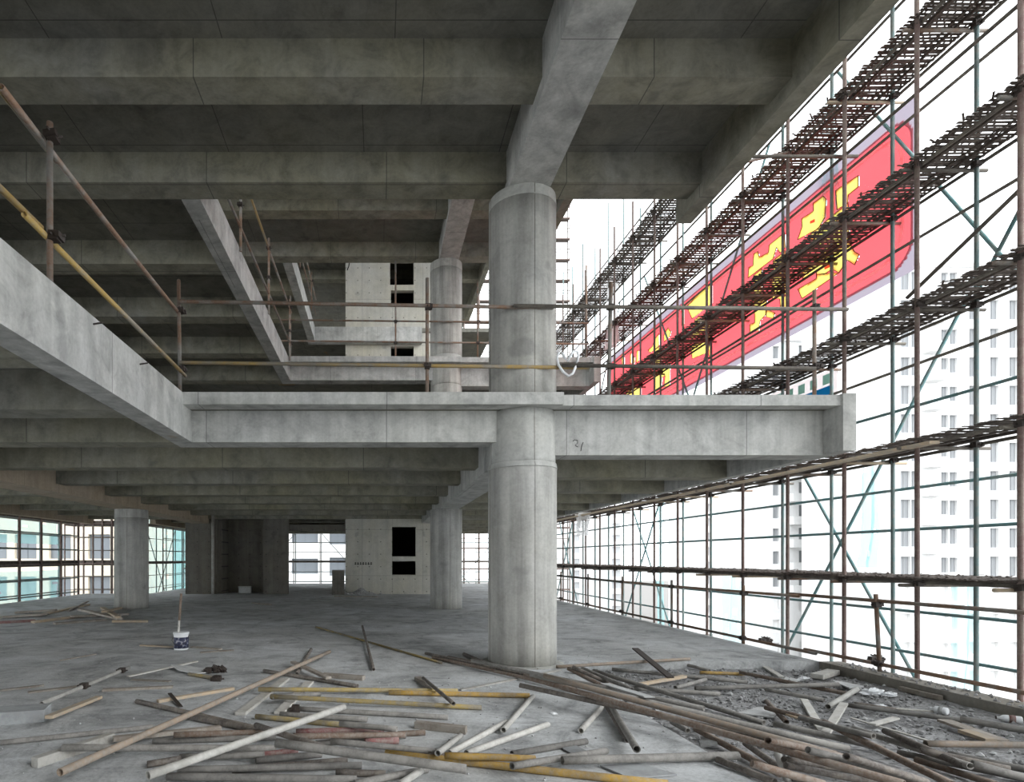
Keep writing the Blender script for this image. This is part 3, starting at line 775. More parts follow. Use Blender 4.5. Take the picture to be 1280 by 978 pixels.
# ------------------------------------------------------------------ buildings outside
def bmat(name, col):
    m = NT(name, .8, .2); a = m.noise(.25, 4, .6); b2 = m.noise(3, 3, .6, vec=m.mapping((1,1,.15)))
    c = m.mix(a, col, tuple(x*.93 for x in col)); c = m.mix(.12, c, m.ramp(b2, [(.3,.6),(.6,1.1)]), 'MULTIPLY'); return m.color(c)
B_WHITE = bmat('white_render', (.78,.78,.775)); B_BEIGE = bmat('beige_render', (.72,.64,.52)); B_GLASS = NT('grey_window_glass', .25, .5).color((.16,.18,.20)); B_OPEN = bmat('unfinished_opening', (.30,.31,.32))
B_GROUND = bmat('dusty_ground', (.20,.19,.18))
B_HAZE = bmat('hazy_opening', (.5,.51,.52))  # paler openings for far blocks, distance haze put into the colour
B_TEAL = bmat('teal_cladding', (.24,.42,.42))
def building(label, x0, x1, y, zt, z0, wins, fl, dep=12, wall=B_WHITE, glass=B_OPEN, balc=(), cat='building', haze=False):
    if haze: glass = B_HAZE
    t = thing('apartment_building', label, cat)
    # wins: list of (xc, width, height, sill)
    zs = []; z = zt - fl
    while z > z0: zs.append(z); z -= fl
    b = MB(); b.box(x0, y+.35, z0, x1, y+dep, zt)
    # front skin with real openings
    edges = sorted({x0, x1, *[w[0]-w[1]/2 for w in wins], *[w[0]+w[1]/2 for w in wins]})
    for i in range(len(edges)-1):
        cx = (edges[i]+edges[i+1])/2; w = [w for w in wins if abs(w[0]-cx) < w[1]/2]
        if not w: b.box(edges[i], y, z0, edges[i+1], y+.35, zt); continue
        w = w[0]; zc = z0
        for zf in reversed(zs):
            b.box(edges[i], y, zc, edges[i+1], y+.35, zf+w[3]); zc = zf+w[3]+w[2]
        b.box(edges[i], y, zc, edges[i+1], y+.35, zt)
    b.box(x0-.3, y-.25, zt, x1+.3, y+dep, zt+.35)
    b.build('wall', wall, t)
    for w in wins:
        for zf in zs[:11]:
            g = MB(); g.box(w[0]-w[1]/2, y+.28, zf+w[3], w[0]+w[1]/2, y+.33, zf+w[3]+w[2])
            g.bar((w[0], y+.26, zf+w[3]), (w[0], y+.26, zf+w[3]+w[2]), .06, .04)
            g.build('window', glass, t)
    for (xa, xb) in balc:
        for zf in zs[:11]:
            g = MB(); g.box(xa, y-1.0, zf-.12, xb, y, zf); g.box(xa, y-1.0, zf, xb, y-.9, zf+.9); g.box(xa, y-.9, zf, xa+.1, y, zf+.9); g.box(xb-.1, y-.9, zf, xb, y, zf+.9)
            g.build('balcony', wall, t)
    return t
def PX(p, y): return (p-VX)*y/F
y = 60.0
building('white unfinished apartment block closest on the right beyond the scaffolding', PX(1108,y), PX(1330,y), y, 31, -14,
         [(PX(1132,y),1.0,1.9,.6),(PX(1144,y),.8,1.9,.6),(PX(1181,y),.75,1.9,.5),(PX(1192,y),.8,1.5,.9),(PX(1216,y),.7,2.0,.5),(PX(1243,y),.9,2.0,.5),(PX(1267,y),.9,2.0,.5),(PX(1295,y),1.0,2,.5)], 2.9,
         balc=((PX(1152,y),PX(1172,y)),))
y = 75.0
building('white apartment block with narrow windows behind the crossed braces', PX(958,y), PX(1104,y), y, 29, -14,
         [(PX(970,y),.8,1.6,.7),(PX(1002,y),.7,1.8,.6),(PX(1013,y),.6,1.8,.6),(PX(1026,y),.6,1.8,.6),(PX(1067,y),.8,1.9,.6),(PX(1081,y),.55,1.7,.7),(PX(1097,y),.6,2.0,.5)], 2.9,
         balc=((PX(985,y),PX(996,y)),))
y = 120.0
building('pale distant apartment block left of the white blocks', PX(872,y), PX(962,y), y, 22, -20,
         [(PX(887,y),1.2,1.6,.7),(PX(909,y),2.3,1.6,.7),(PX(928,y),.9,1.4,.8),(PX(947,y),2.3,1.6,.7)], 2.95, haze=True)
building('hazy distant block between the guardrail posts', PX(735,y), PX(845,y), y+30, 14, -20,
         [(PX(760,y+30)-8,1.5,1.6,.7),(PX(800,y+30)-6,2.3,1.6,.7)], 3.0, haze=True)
y = 58.0
building('white block with wide windows seen through the bright doorway', PX(335,y), PX(450,y), y, 30, -14,
         [(PX(350,y),1.4,1.6,.8),(PX(381,y),2.6,1.5,.9),(PX(422,y),1.6,1.8,.7),(PX(441,y),1.0,1.7,.7)], 3.1, glass=B_GLASS)
y = 46.0
building('beige low building seen through the left scaffolding', PX(-330,y), PX(150,y), y, 7.5, -14,
         [(PX(p,y),1.7,1.9,.5) for p in (-270,-200,-130,-60,-5,32,75,124)], 3.3, wall=B_BEIGE, glass=B_GLASS)
y = 70.0
building('pale blue-green tower behind the left column', PX(160,y), PX(262,y), y, 16, -14,
         [(PX(p,y),1.8,1.7,.6) for p in (178,205,236)], 3.0, wall=B_TEAL)
b = MB(); b.box(-200,-30,-14.2,260,400,-14)
structure('ground', b, B_GROUND, 'bright ground far below outside the building', 'ground')

# ------------------------------------------------------------------ debris on the floor
import itertools
placed = []   # (p0, p1, r)
def seg_cross(a, b_, c_, d_):
    r = (b_.x-a.x, b_.y-a.y); s = (d_.x-c_.x, d_.y-c_.y); den = r[0]*s[1]-r[1]*s[0]
    if abs(den) < 1e-6: return None
    t = ((c_.x-a.x)*s[1]-(c_.y-a.y)*s[0])/den; u = ((c_.x-a.x)*r[1]-(c_.y-a.y)*r[0])/den
    return (t, u) if -.02 <= t <= 1.02 and -.02 <= u <= 1.02 else None
def ground(x, y): return -.098 if (x > 2.45 and y < 8.25) else 0.0
def settle(px1, py1, px2, py2, r, hh=None, hw=None):
    hh = hh or r; hw = hw or r
    zz = [hh, hh]
    for it in range(7):
        a = floor_pt(px1, py1, zz[0]); b_ = floor_pt(px2, py2, zz[1])
        n = [ground(a.x, a.y)+hh, ground(b_.x, b_.y)+hh]
        def need_at(t, need):
            cur = n[0]*(1-t)+n[1]*t
            if cur < need:
                if t < .5: n[0] += min((need-cur)/(1-t), .25)
                else: n[1] += min((need-cur)/t, .25)
        if (a.x-2.45)*(b_.x-2.45) < 0:
            t = (2.45-a.x)/(b_.x-a.x)
            if a.y+(b_.y-a.y)*t < 8.25: need_at(t, hh)
        for rep_ in range(2):
            for (c_, d_, ro, wo) in placed:
                if min(c_.x, d_.x) > max(a.x, b_.x)+.1 or max(c_.x, d_.x) < min(a.x, b_.x)-.1 or min(c_.y, d_.y) > max(a.y, b_.y)+.1 or max(c_.y, d_.y) < min(a.y, b_.y)-.1: continue
                k = seg_cross(a, b_, c_, d_)
                if k:
                    need_at(min(max(k[0], 0), 1), c_.z+(d_.z-c_.z)*k[1]+ro+hh+.003); continue
                e = d_-c_; el = e.x*e.x+e.y*e.y
                for i in range(25):
                    t = i/24; p = a.lerp(b_, t)
                    u = min(max(((p.x-c_.x)*e.x+(p.y-c_.y)*e.y)/el, 0), 1); o = c_+e*u
                    dd = math.hypot(p.x-o.x, p.y-o.y); lim = hw+wo
                    if dd < lim: need_at(t, o.z + (ro+hh)*math.sqrt(1-(dd/lim)**2) + .003)
        n = [min(n[0], .34), min(n[1], .34)]
        done = abs(n[0]-zz[0])+abs(n[1]-zz[1]) < .002
        zz = [(n[0]+zz[0])/2, (n[1]+zz[1])/2] if it > 3 else n
        if done: break
    a = floor_pt(px1, py1, zz[0]); b_ = floor_pt(px2, py2, zz[1])
    placed.append((a, b_, hh, hw))
    return a, b_
def pole(px1, py1, px2, py2, col, label, r=.024, group='scaffold tubes lying on the floor', couplers=()):
    a, b_ = settle(px1, py1, px2, py2, r)
    k = MB(); n = 5; off = Vector(((b_-a).y, -(b_-a).x, 0)).normalized() * 0
    mid = (a+b_)/2
    k.tube([a.lerp(b_, i/n)+off*math.sin(math.pi*i/n) for i in range(n+1)], r, 12, hollow=True)
    o = k.build('steel_tube', P[col], origin=mid); tag(o, label, 'steel tube', group)
    for s in couplers:
        q = inst(cpl_src, o, a.lerp(b_, s)-mid); 
    return o
def lumber(px1, py1, px2, py2, mat, label, w=.09, h=.04, name='timber_batten', cat='timber', group='timber battens on the floor', roll=0):
    a, b_ = settle(px1, py1, px2, py2, h/2, h/2, w/2)
    k = MB(); k.bar(a, b_, w, h, roll=roll); o = k.build(name, mat, origin=(a+b_)/2)
    bv = o.modifiers.new('bevel', 'BEVEL'); bv.width = .003; bv.segments = 1
    return tag(o, label, cat, group)

# --- bottom layers first
lumber(300,893,357,849, M_WOODL, 'pale batten sloping up under the crossed tubes left of centre', .10, .03)
lumber(349,892,387,853, M_WOODL, 'second pale batten parallel to the sloping one, nearer the centre', .10, .03)
lumber(43,954,140,922, M_WOODL, 'pale square timber with cut end at the lower left', .07, .07)
pole(320,945,372,939,'maroon','short maroon tube at the left end of the lower heap')
pole(225,947,330,944,'grey','grey tube low in the heap left of the pale pole')
pole(320,951,402,943,'grey','grey tube just under the maroon stub in the lower heap')
pole(290,963,434,951,'dark','dark grey tube low in the heap bottom left')
pole(222,963,452,957,'grey','long grey tube second from the bottom edge in the left heap')
pole(209,971,446,975,'grey','long grey tube along the bottom edge of the left heap', .026)
pole(184,956,226,949,'dark','short dark tube end left of the pale pole foot')
pole(420,966,482,968,'dark','short dark tube tucked in below the big open-ended tube')
pole(443,980,534,962,'grey','pale grey tube rising from the bottom edge left of centre')
pole(500,981,526,964,'white','short pale stub at the bottom edge near the centre')
pole(171,877,330,913,'dark','dark tube starting beside the tan pole and running down right')
pole(240,897,330,914,'dark','thick dark tube just below the long dark one', .028)
lumber(141,924,276,910, M_WOOD, 'brown batten crossing under the tan pole', .06, .035)
pole(191,927,345,922,'grey','grey tube with square-cut left end under the tan pole')
pole(217,919,348,915,'brown','brown tube parallel above the square-cut grey one')
pole(78,935,345,936,'grey','very long grey tube lying level from the far left of the heap', .026)
pole(340,872,400,868,'grey','short grey tube between the sloping battens')
pole(395,930,507,920,'grey','grey tube reaching toward the faded red stub')
pole(367,921,506,919,'brown','brown tube above the faded red stub')
pole(480,919,531,916,'brown','short brown tube end poking out right of the red stub')
pole(456,928,498,926,'maroon','faded red stub of tube in the middle of the heap', .027)
pole(370,915,480,912,'maroon','dull maroon tube across the middle of the heap')
pole(320,896,434,907,'olive','worn olive-yellow tube in the middle of the heap')
pole(425,905,496,912,'grey','grey tube continuing right of the olive one')
pole(350,893,459,900,'grey','grey tube just above the olive one')
pole(366,886,560,897,'grey','long grey tube with a coupler at its left end', couplers=(.02,))
pole(338,871,602,885,'olive','long olive-yellow tube ending right of centre, lower of the two yellow ones')
pole(323,862,572,864,'olive','long grey and olive tube behind the bright yellow one')
pole(486,866,662,870,'yellow','bright yellow tube lying level toward the nearest column', .026)
pole(330,839,447,858,'dark','dark brown tube lying across the battens')
lumber(404,844,455,848, M_WOOD, 'short dark timber behind the yellow tubes', .09, .05)
pole(371,843,389,812,'dark','short dark tube pointing away near the tip of the tan pole')
lumber(366,828,411,848, M_WOOD, 'dark flat batten crossing the tip of the tan pole', .07,.03)
lumber(197,877,292,861, M_WOODT, 'light brown batten behind the tan pole', .06,.03)
pole(413,927,545,940,'grey','grey tube ending above the long yellow pole at the bottom')
pole(320,907,404,935,'dark','dark tube slanting down across the heap')
pole(535,944,642,947,'dark','thin dark tube behind the long yellow pole')
pole(482,942,835,981,'yellow','very long yellow tube running out of the bottom edge right of centre', .027)
pole(345,929,583,962,'grey','large grey tube with its hollow end showing at the bottom centre', .031)
pole(185,970,430,884,'white','long pale grey pole slanting over the left heap with open lower end', .027)
pole(75,966,412,815,'tan','longest tan pole slanting across the left foreground', .026)
# left field
lumber(-30,897,60,891, M_SHEET, 'thick grey board lying at the left edge of the frame', .26, .11, 'board', 'board', 'loose boards')
lumber(-20,866,55,857, M_WOOD, 'thin brown batten at the far left edge behind the grey board', .05,.02)
lumber(35,866,100,858, M_WOOD, 'thin broken lath left of the pale pole with clamps', .08,.015)
pole(52,880,161,835,'white','pale pole with two iron clamps left of the heap', .024, couplers=(.42,.9))
lumber(61,897,124,872, M_WOODT, 'tan timber offcut beside the grey board', .07,.03)
pole(-20,931,192,909,'grey','thin grey-brown tube running in from the left edge', .022)
lumber(128,863,216,859, M_WOOD, 'weathered brown batten in the middle left', .07,.025)
lumber(160,846,246,827, M_WOODL, 'thin pale lath left of the iron clamp cluster', .06,.015)
lumber(165,850,213,852, M_WOOD, 'small dark lath below the pale lath', .06,.015)
lumber(176,807,216,809, M_WOODT, 'short brown board left of the paint bucket', .07,.02)
lumber(240,809,276,812, M_WOOD, 'dark board right of the paint bucket', .09,.02)
lumber(250,816,292,813, M_WOOD, 'second dark board right of the paint bucket', .05,.02)
pole(236,843,274,849,'olive','short olive tube stub with an iron clamp left of centre', .022, couplers=(.97,.9))
lumber(212,867,226,884, M_CPL, 'short black iron strip under the tan pole', .04,.012, 'iron_strip','iron strip','iron strips')
lumber(75,826,120,818, M_WOOD, 'tiny dark lath on the bare floor at the left', .04,.012)
# centre field
pole(395,784,552,829,'olive','thin olive rod lying far out on the clean floor', .017)
pole(453,783,467,837,'dark','dark tube crossing the thin olive rod', .022)
lumber(519,906,583,913, M_WOOD, 'short square timber with red-brown cut end', .07,.06)
lumber(522,848,543,862, M_WOOD, 'dark timber offcut above the yellow tube', .08,.04)
pole(529,848,567,880,'dark','dark tube passing under the bright yellow one', .02)
pole(562,942,633,903,'white','longer pale pole right of centre pointing away', .024)
pole(583,942,685,906,'white','flattest pale pole of the three right of centre', .024)
pole(547,942,576,920,'white','shortest pale stub of the three right of centre', .022)
pole(629,913,666,871,'white','pale tube pointing toward the nearest column', .024)
pole(556,945,669,949,'yellow','yellow tube stub just above the long yellow pole')
pole(640,943,733,927,'grey','dusty grey tube right of the yellow stub')
pole(640,958,758,939,'grey','dusty grey tube below, parallel to the one by the yellow stub')
pole(703,951,922,945,'grey','thick pale grey tube lying level in front of the heap on the right', .030)
pole(726,914,757,880,'white','pale open-ended stub below the long tube bundle')
pole(759,884,784,926,'dark','dark tube standing in for the shade beside the open-ended one below the bundle', .02)  # dark colour stands in for shade beside the open-ended tube
pole(762,881,796,937,'grey','open-ended steel tube pointing at the camera below the bundle', .027)
# near the column
lumber(575,863,700,838, M_WOODL, 'long pale lath in front of the nearest column', .05,.015)
lumber(608,826,648,830, M_WOODL, 'short pale lath at the foot of the nearest column', .06,.02)
pole(580,818,603,828,'dark','black stub of tube left of the nearest column foot', .026)
pole(532,817,700,853,'dark','dark tube at the far side of the bundle', .022)
pole(541,822,720,862,'brown','brown tube at the far side of the bundle', .022)
pole(696,834,862,824,'tan','tan tube lying right of the nearest column foot', .022)
# rubble strip
pole(857,831,887,839,'grey','short grey tube at the far end of the rubble strip')
pole(765,837,934,853,'grey','dark grey tube across the far end of the rubble strip')
pole(782,860,900,868,'grey','grey tube half buried at the edge of the rubble')
lumber(799,856,856,846, M_WOODT, 'yellowish timber at the edge of the rubble strip', .07,.03)
pole(844,860,882,850,'grey','open-ended short tube by the yellowish timber')
pole(875,841,930,843,'yellow','yellow tube stub in the rubble strip', .022)
pole(925,841,1060,868,'brown','brown tube continuing right of the yellow stub')
pole(869,861,1048,856,'grey','grey tube lying level across the rubble strip', .026)
pole(957,862,1030,876,'grey','slightly tilted grey tube in the rubble strip')
lumber(955,833,977,847, M_WOODL, 'pale lath at the rear step of the rubble strip', .07,.02)
lumber(1021,846,1042,840, M_WOODL, 'pale timber block near the kerb corner', .14,.06)
lumber(1126,861,1176,873, M_WOOD, 'dark batten leaning along the kerb', .06,.05)
pole(1054,881,1202,901,'grey','long grey tube in the middle of the rubble strip')
pole(1200,899,1300,917,'grey','grey tube leaving the frame at the right edge', .03)
lumber(1118,886,1168,890, M_WOODL, 'thin pale lath beside the plastic bottle', .03,.015)
pole(1035,884,1071,862,'white','pale open-ended stub left of the plastic bags', .028)
lumber(1005,875,1028,915, M_WOODL, 'pale flat batten pointing away in the rubble', .07,.025)
lumber(1031,918,1055,880, M_WOODL, 'pale flat batten leaning to the right beside the open-ended stub', .07,.025)
pole(958,877,983,903,'brown','short brown open-ended tube at the left of the rubble')
lumber(1064,898,1162,927, M_WOODL, 'long thin pale lath on the rubble', .03,.012)
lumber(1180,901,1252,927, M_WOOD, 'split brown board near the right edge', .12,.025)
lumber(1204,914,1239,926, M_WOODT, 'short tan board on the split brown one', .10,.03)
pole(1157,930,1300,932,'tan','pale brown tube level at the right edge', .027)
pole(1185,943,1300,966,'grey','grey tube below the pale brown one at the right edge', .026)
pole(897,950,968,978,'dark','dark tube leaving the bottom edge at the edge of the rubble')
pole(870,912,975,968,'brown','brown tube dropping from the bundle to the bottom edge', .026)
pole(932,930,1010,985,'dark','dark tube beside the brown dropping one')
pole(972,943,987,983,'white','pale stub standing toward the bottom edge in the rubble')
pole(980,950,1085,967,'dark','dark tube low in the right heap')
pole(982,957,1105,981,'dark','dark tube lowest in the right heap')
pole(1085,962,1145,979,'brown','short brown tube at the bottom edge right')
pole(1122,941,1300,978,'grey','long grey tube sloping to the lower right corner')
pole(1145,950,1245,981,'brown','brown tube sloping to the bottom edge right')
pole(1067,911,1213,958,'grey','grey tube with pale sheen sloping through the right heap', .025)
pole(1106,914,1206,958,'dark','tube with black end sloping through the right heap', .026, couplers=())
pole(967,905,1106,936,'grey','grey tube over the middle of the right heap', .027)
pole(957,885,1036,906,'brown','brown tube leading out of the bundle')
pole(1030,903,1190,981,'brown','long brown tube from the middle of the right heap to the bottom edge', .027)
pole(840,903,860,914,'grey','short open-ended stub under the bundle')
# long bundle on top
pole(560,822,790,868,'brown','brown tube on the left flank of the long bundle', .023)
pole(590,826,880,886,'grey','grey tube rising onto the long bundle', .024)
pole(650,857,960,925,'dark','dark tube on the near side of the long bundle', .025)
pole(655,846,1130,981,'brown','longest brown tube of the bundle reaching the bottom edge', .027)
pole(663,843,1062,937,'grey','long grey tube in the middle of the bundle', .027)
pole(680,845,1046,944,'tan','long tan tube with open end in the bundle', .026)
pole(742,839,955,904,'grey','straight grey tube on the far flank of the bundle', .026)
pole(710,836,752,857,'brown','short brown tube beside the nearest column foot')
pole(716,834,768,858,'dark','dark tube beside the short brown one by the column foot')
pole(728,836,790,862,'grey','grey tube third of the short ones by the column foot')
lumber(756,855,812,872, M_SHEETL, 'pale board strip lying over the bundle', .10,.012,'board_scrap','board scrap','board scraps')
lumber(794,811,838,847, M_CPL, 'dark flat iron strip propped over the tubes right of the column', .09,.02,'iron_strip','iron strip','iron strips')
pole(1000,898,1092,921,'grey','grey tube lying between the two pale battens and the right heap')
pole(960,926,1062,948,'brown','brown tube parallel to the open-ended tan tube')
pole(1010,938,1150,975,'grey','dusty tube under the long brown one in the right heap')
pole(1058,946,1158,978,'dark','dark tube between the brown ones near the bottom right')
pole(1150,938,1262,962,'dark','dark tube below the pale brown tube at the right')
pole(940,955,1030,981,'brown','brown tube beside the standing pale stub at the bottom edge', .026)
pole(1215,955,1300,978,'grey','grey tube in the lowest right corner', .027)
pole(1068,880,1120,888,'dark','short dark tube below the plastic bags', .022)
lumber(985,893,1010,902, M_WOODT, 'small tan offcut under the brown tube leading out of the bundle', .06,.02)
lumber(1090,906,1120,898, M_WOODL, 'small pale offcut in the middle of the rubble', .06,.02)
# far left pile
FG = 'boards piled at the far left'
lumber(45,770,110,756, M_WOODT, 'longest pale board of the far left pile', .14,.04,group=FG)
lumber(-10,779,44,776, P['maroon'], 'dark red board at the left end of the far pile', .16,.05,group=FG)
lumber(41,778,104,770, M_WOODT, 'tan board in the middle of the far left pile', .12,.05,group=FG)
lumber(68,780,132,775, M_WOOD, 'brown board at the front of the far left pile', .16,.04,group=FG)
lumber(88,771,160,768, M_WOOD, 'dark board at the back of the far left pile', .14,.05,group=FG)
lumber(100,762,150,774, M_WOOD, 'dark board slanting across the far left pile', .14,.05,group=FG)
lumber(128,760,148,772, M_WOODT, 'short pale board slanting beside the left column', .12,.05,group=FG)
lumber(130,765,152,760, M_WOODT, 'short light board standing out near the left column', .12,.05,group=FG)
lumber(140,777,185,777, M_WOODT, 'yellowish board right end of the far left pile', .10,.05,group=FG)
lumber(20,766,70,763, M_WOOD, 'brown board behind the far left pile', .2,.05,group=FG)
lumber(-5,772,60,768, M_WOOD, 'wide brown board under the far left pile', .25,.04,group=FG)
lumber(85,764,110,752, M_WOOD, 'thin lath behind the far left pile', .06,.03,group=FG)
lumber(316,754,338,756, M_WOOD, 'small dark plank alone on the far floor', .12,.04,group=None)
lumber(418,745.5,472,746.5, M_WOOD, 'thin dark plank at the foot of the core wall', .1,.04,group=None)

def sheet(name, pxs, mat, label, z, cat, t=.012):
    k = MB(); n = len(pxs); tp = [floor_pt(x, y, z+dz) for x, y, dz in pxs]
    k.v = [tuple(p) for p in tp]+[(p.x, p.y, p.z-t) for p in tp]
    k.f = [tuple(range(n))[::-1], tuple(range(n, 2*n))] + [(i, (i+1)%n, n+(i+1)%n, n+i) for i in range(n)]
    k.m = [0]*len(k.f); k.sm = [False]*len(k.f)
    c_ = sum(tp, Vector())/n
    return tag(k.build(name, mat, origin=c_), label, cat)
sheet('board_scrap', [(214,831,.05),(238,833,.03),(272,839,.01),(246,842,.02),(224,838,.03)], M_SHEETL, 'bent pale sheet by the olive stub on the left floor', .01, 'board scrap')
sheet('board_scrap', [(921,891,0),(948,884,.02),(975,887,.01),(968,897,0)], M_SHEETL, 'pale grey tile-like scrap lying on the rubble left of the right heap', -.08, 'board scrap')
sheet('board_scrap', [(1040,851,.06),(1052,852,.02),(1080,858,.01),(1062,860,.02)], M_SHEETL, 'folded pale sheet near the kerb corner', -.08, 'board scrap')
sheet('board_scrap', [(982,846,.02),(1000,850,.02),(992,854,0),(978,852,0)], M_SHEETL, 'crumpled light paper below the rear step', -.10, 'board scrap')
sheet('board_scrap', [(873,922,.0),(893,918,.06),(897,930,.05),(876,934,0)], M_SHEETL, 'broken pale tile at the floor edge under the bundle', -.12, 'board scrap')

sheet('board_scrap', [(699,933,0),(718,931,0),(736,940,0),(716,943,0)], M_SHEET, 'small grey board scrap behind the pale level tube', .016, 'board scrap')
sheet('board_scrap', [(750,957,0),(798,954,0),(846,968,0),(786,972,0)], M_SHEET, 'grey board scrap between the pale level tube and the long yellow tube', .016, 'board scrap')

# bottles & bags
def bottle(p1, p2, r, mats, label):
    a = floor_pt(*p1, -.10+r); b_ = floor_pt(*p2, -.10+r); d = b_-a
    t = thing('plastic_bottle', label, 'bottle')
    k = MB(); k.tube([a+d*s for s in (0,.05,.12,.6,.72,.84,.95)], r, 12, bulge=(.8,1,1,1,.9,.45,.4)); k.build('bottle_body', mats[0], t)
    k = MB(); k.tube([a+d*.95, a+d], r*.45, 10); k.build('cap', mats[1], t)
    k = MB(); k.tube([a+d*.25, a+d*.5], r*1.03, 12); k.build('wrapper', mats[2], t)
bottle((1185,890),(1163,886), .036, (M_PLASTIC, M_PLASTIC, M_SHEETL), 'white plastic bottle lying on the rubble strip')
bottle((1278,901),(1244,897), .036, (M_PLASTIC, M_CPL, P['maroon']), 'bottle with a red wrapper beside the kerb at the right edge')
def bag(px, py, s, seed, label, z=-.10):
    q = random.Random(seed); c_ = floor_pt(px, py, z); k = MB(); nu, nv = 12, 8
    for j in range(nv+1):
        for i in range(nu):
            a = 2*math.pi*i/nu; e = math.pi/2*j/nv
            rr_ = s*(1+q.uniform(-.3,.3))
            k.v.append((c_.x+rr_*1.5*math.cos(a)*math.cos(e), c_.y+rr_*.8*math.sin(a)*math.cos(e), c_.z+rr_*.7*math.sin(e)))
    for j in range(nv):
        for i in range(nu):
            k.f.append((j*nu+i, j*nu+(i+1)%nu, (j+1)*nu+(i+1)%nu, (j+1)*nu+i)); k.m.append(0); k.sm.append(False)
    tag(k.build('plastic_bag', M_PLASTIC, origin=c_), label, 'plastic bag')
bag(1092,868,.085,1,'largest crumpled white plastic bag on the rubble near the kerb')
bag(1112,870,.055,2,'small white plastic bag beside the largest one')
bag(1100,885,.045,3,'white crumpled lump in front of the plastic bags')
bag(1005,850,.05,4,'crumpled white bag below the rear step')
bag(916,836,.045,5,'small white bag by the yellow stub', -.12)
bag(692,893,.022,6,'tiny white plaster lump on the floor left of the bundle', 0)

# iron clamps lying loose
for (px, py, z, lab) in ((1096,826,.03,'loose iron clamps lying on the kerb below the guardrail post'),(268,840,.02,'cluster of loose iron clamps on the left floor'),(957,802,.02,'small iron clamp lump on the far floor near the guardrail')):
    t = thing('iron_clamp', lab, 'clamp'); c_ = floor_pt(px, py, z)
    for k in range(3):
        inst(cpl_src, t, (c_.x+(k-1)*.07, c_.y+.03*k, z+.02+.015*(k%2)), rot=(k*.5, .4*k, k*1.1))

# paint bucket with a stick
t = thing('paint_bucket', 'small paint bucket with dark patterned wrapper standing on the left floor', 'bucket')
c_ = floor_pt(226.5, 812, 0); t.location = c_
k = MB(); k.lathe(0, 0, [(.105,0),(.108,.02),(.118,.25),(.118,.27),(.108,.27),(.104,.03)], 32); k.build('bucket_body', M_PLASTIC, t)
pm = NT('patterned_wrapper', .5, .4); v = pm.n.new('ShaderNodeTexVoronoi'); v.inputs['Scale'].default_value = 22; pm.link(pm.tc, v.inputs['Vector'])
pm.color(pm.ramp(v.outputs['Distance'], [(.3,(.03,.035,.07)),(.6,(.05,.06,.12)),(.75,(.3,.3,.34))]))
k = MB(); k.lathe(0, 0, [(.1095,.025),(.1165,.20)], 32); k.build('wrapper', pm.mat, t)
k = MB(); k.lathe(0, 0, [(.122,.245),(.124,.26),(.122,.275)], 32); k.build('rim', M_PLASTIC, t)
k = MB(); k.tube([(-.119,0,.22),(-.125,-.07,.15),(-.06,-.13,.09),(.03,-.135,.08),(.10,-.09,.12),(.119,0,.22)], .004, 6); k.build('handle', M_CPL, t)
k = MB(); a = Vector((c_.x-.06, c_.y, .03)); b_ = Vector((c_.x-.01, c_.y+.03, .88))
k.tube([a, a.lerp(b_, .5)], .018, 8, mat=1); k.tube([a.lerp(b_, .5), b_], .020, 8, mat=0)
tag(k.build('wooden_stick', [P['brown'], P['white']]), 'rusty brown and white stick standing in the paint bucket', 'stick')

# ---- rubble & crumbs
def clear(x, y, r):
    for a, b_, h, w_ in placed:
        e = b_-a; el = e.x*e.x+e.y*e.y; u = min(max(((x-a.x)*e.x+(y-a.y)*e.y)/el, 0), 1)
        if math.hypot(a.x+e.x*u-x, a.y+e.y*u-y) < w_+r*1.3: return False
    return math.hypot(x-1.995, y-8.2) > .58 and math.hypot(x+7.15, y-17.1) > .6
q = random.Random(3)
k = MB(); nx, ny = 50, 90
for j in range(ny+1):
    for i in range(nx+1):
        x = 2.46+(6.15-2.46)*i/nx; y = 2.2+(8.24-2.2)*j/ny
        h = .012*q.random() + .03*max(0, math.sin(x*2.1+1)*math.sin(y*1.3))+.02*math.sin(x*5+y*3)*.5+.01
        k.v.append((x, y, -.14+max(.002, h)))
for j in range(ny):
    for i in range(nx):
        a = j*(nx+1)+i; k.f.append((a,a+1,a+nx+2,a+nx+1)); k.m.append(0); k.sm.append(False)
for _ in range(8500):
    x = q.uniform(2.5, 6.1); y = 8.15-5.8*q.random()**1.0; r = q.choice((.006,.008,.012,.018,.03))*q.uniform(.7,1.3)
    if not clear(x, y, r): continue
    k.blob((x, y, -.125+r*.4+.02*q.random()), r, mat=q.choice((0,0,0,1)), sq=.7, rnd=q)
o = k.build('rubble', [M_STONE, M_SHEETL]); tag(o, 'grey gravel and broken concrete filling the sunken strip', 'rubble', kind='stuff')
k = MB()
for _ in range(1500):
    y = q.uniform(3.4, 14)**1.0; x = q.uniform(-7, 2.4) if q.random() < .8 else q.uniform(2.5, 6)
    if x > 2.4 and y < 8.3: continue
    r = q.choice((.003,.004,.006,.01))*q.uniform(.6,1.3)
    if clear(x, y, r): k.blob((x, y, r*.3), r, mat=q.choice((0,0,1)), sq=.6, rnd=q)
for _ in range(900):
    y = q.uniform(3.5, 7.2); x = q.gauss(0.2, 1.7)
    if x > 2.4: continue
    r = q.choice((.004,.006,.009,.014))*q.uniform(.6,1.3)
    if clear(x, y, r): k.blob((x, y, r*.3), r, mat=q.choice((0,0,1)), sq=.6, rnd=q)
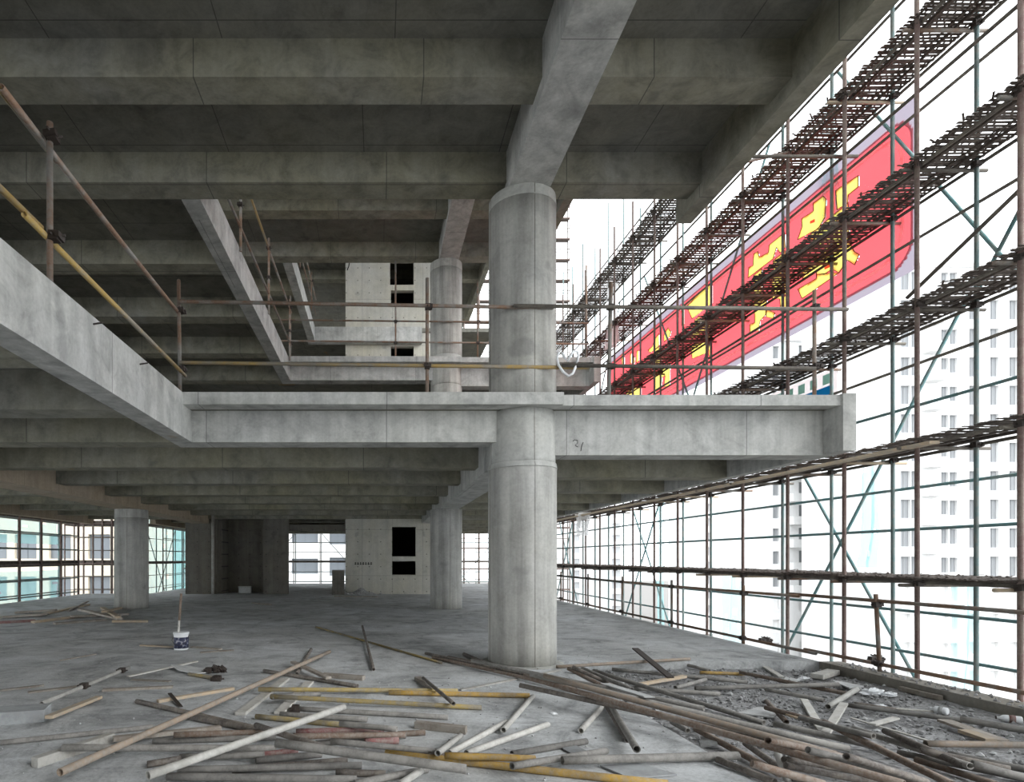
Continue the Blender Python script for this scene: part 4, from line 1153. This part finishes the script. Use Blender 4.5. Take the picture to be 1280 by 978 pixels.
o = k.build('concrete_crumbs', [M_STONE, M_SHEETL]); tag(o, 'small crumbs of mortar scattered over the floor', 'crumbs', kind='stuff')
k = MB()
for _ in range(260):
    x = q.gauss(-.9, .35) ; y = 23.55-abs(q.gauss(0,.15)); r = q.uniform(.02,.07); k.blob((max(-1.3,min(2.2,x)), y, r*.4), r, rnd=q)
for i in range(26):
    for j in range(6):
        r = .09*q.uniform(.6,1.2); k.blob((-.85+.035*(i-8)+q.uniform(-.03,.03), 23.6-.05*j, max(0,.28-.045*abs(i-13)*.6-.07*j)*.8), r, sq=.6, rnd=q)
o = k.build('dust_heap', [M_STONE]); tag(o, 'low heap of swept dust at the foot of the core wall', 'dust heap', kind='stuff')
k = MB()
for _ in range(220):
    y = q.uniform(2.5, 8.2); r = q.uniform(.008,.03); k.blob((q.uniform(6.18,6.44), y, r*.3), r, rnd=q)
o = k.build('kerb_crumbs', [M_STONE]); tag(o, 'mortar crumbs lying on top of the kerb', 'crumbs', kind='stuff')

# ------------------------------------------------------------------ light, world, camera
w = bpy.data.worlds.new('overcast'); sc.world = w; w.use_nodes = True
bg = w.node_tree.nodes['Background']; bg.inputs[0].default_value = (.93,.97,1.0,1); bg.inputs[1].default_value = 3.0
sd = bpy.data.lights.new('sun', 'SUN'); sd.energy = 1.2; sd.angle = math.radians(25); sd.color = (1,.98,.95)
so = bpy.data.objects.new('sun', sd); COL.objects.link(so); so.rotation_euler = (math.radians(38), math.radians(52), 0)
cd = bpy.data.cameras.new('camera'); cam = bpy.data.objects.new('camera', cd); COL.objects.link(cam)
cam.location = (0, 0, EYE); cam.rotation_euler = (math.pi/2, 0, 0)
cd.sensor_width = 36; cd.lens = F/1280*36; cd.shift_x = (640-VX)/1280; cd.shift_y = (VY-489)/1280
cd.clip_end = 1000; sc.camera = cam
vs = sc.view_settings; vs.view_transform = 'Standard'; vs.look = 'None'; vs.gamma = 1; vs.use_curve_mapping = False; vs.exposure = 0.22
sc.cycles.max_bounces = 10; sc.cycles.diffuse_bounces = 6; sc.cycles.transparent_max_bounces = 16
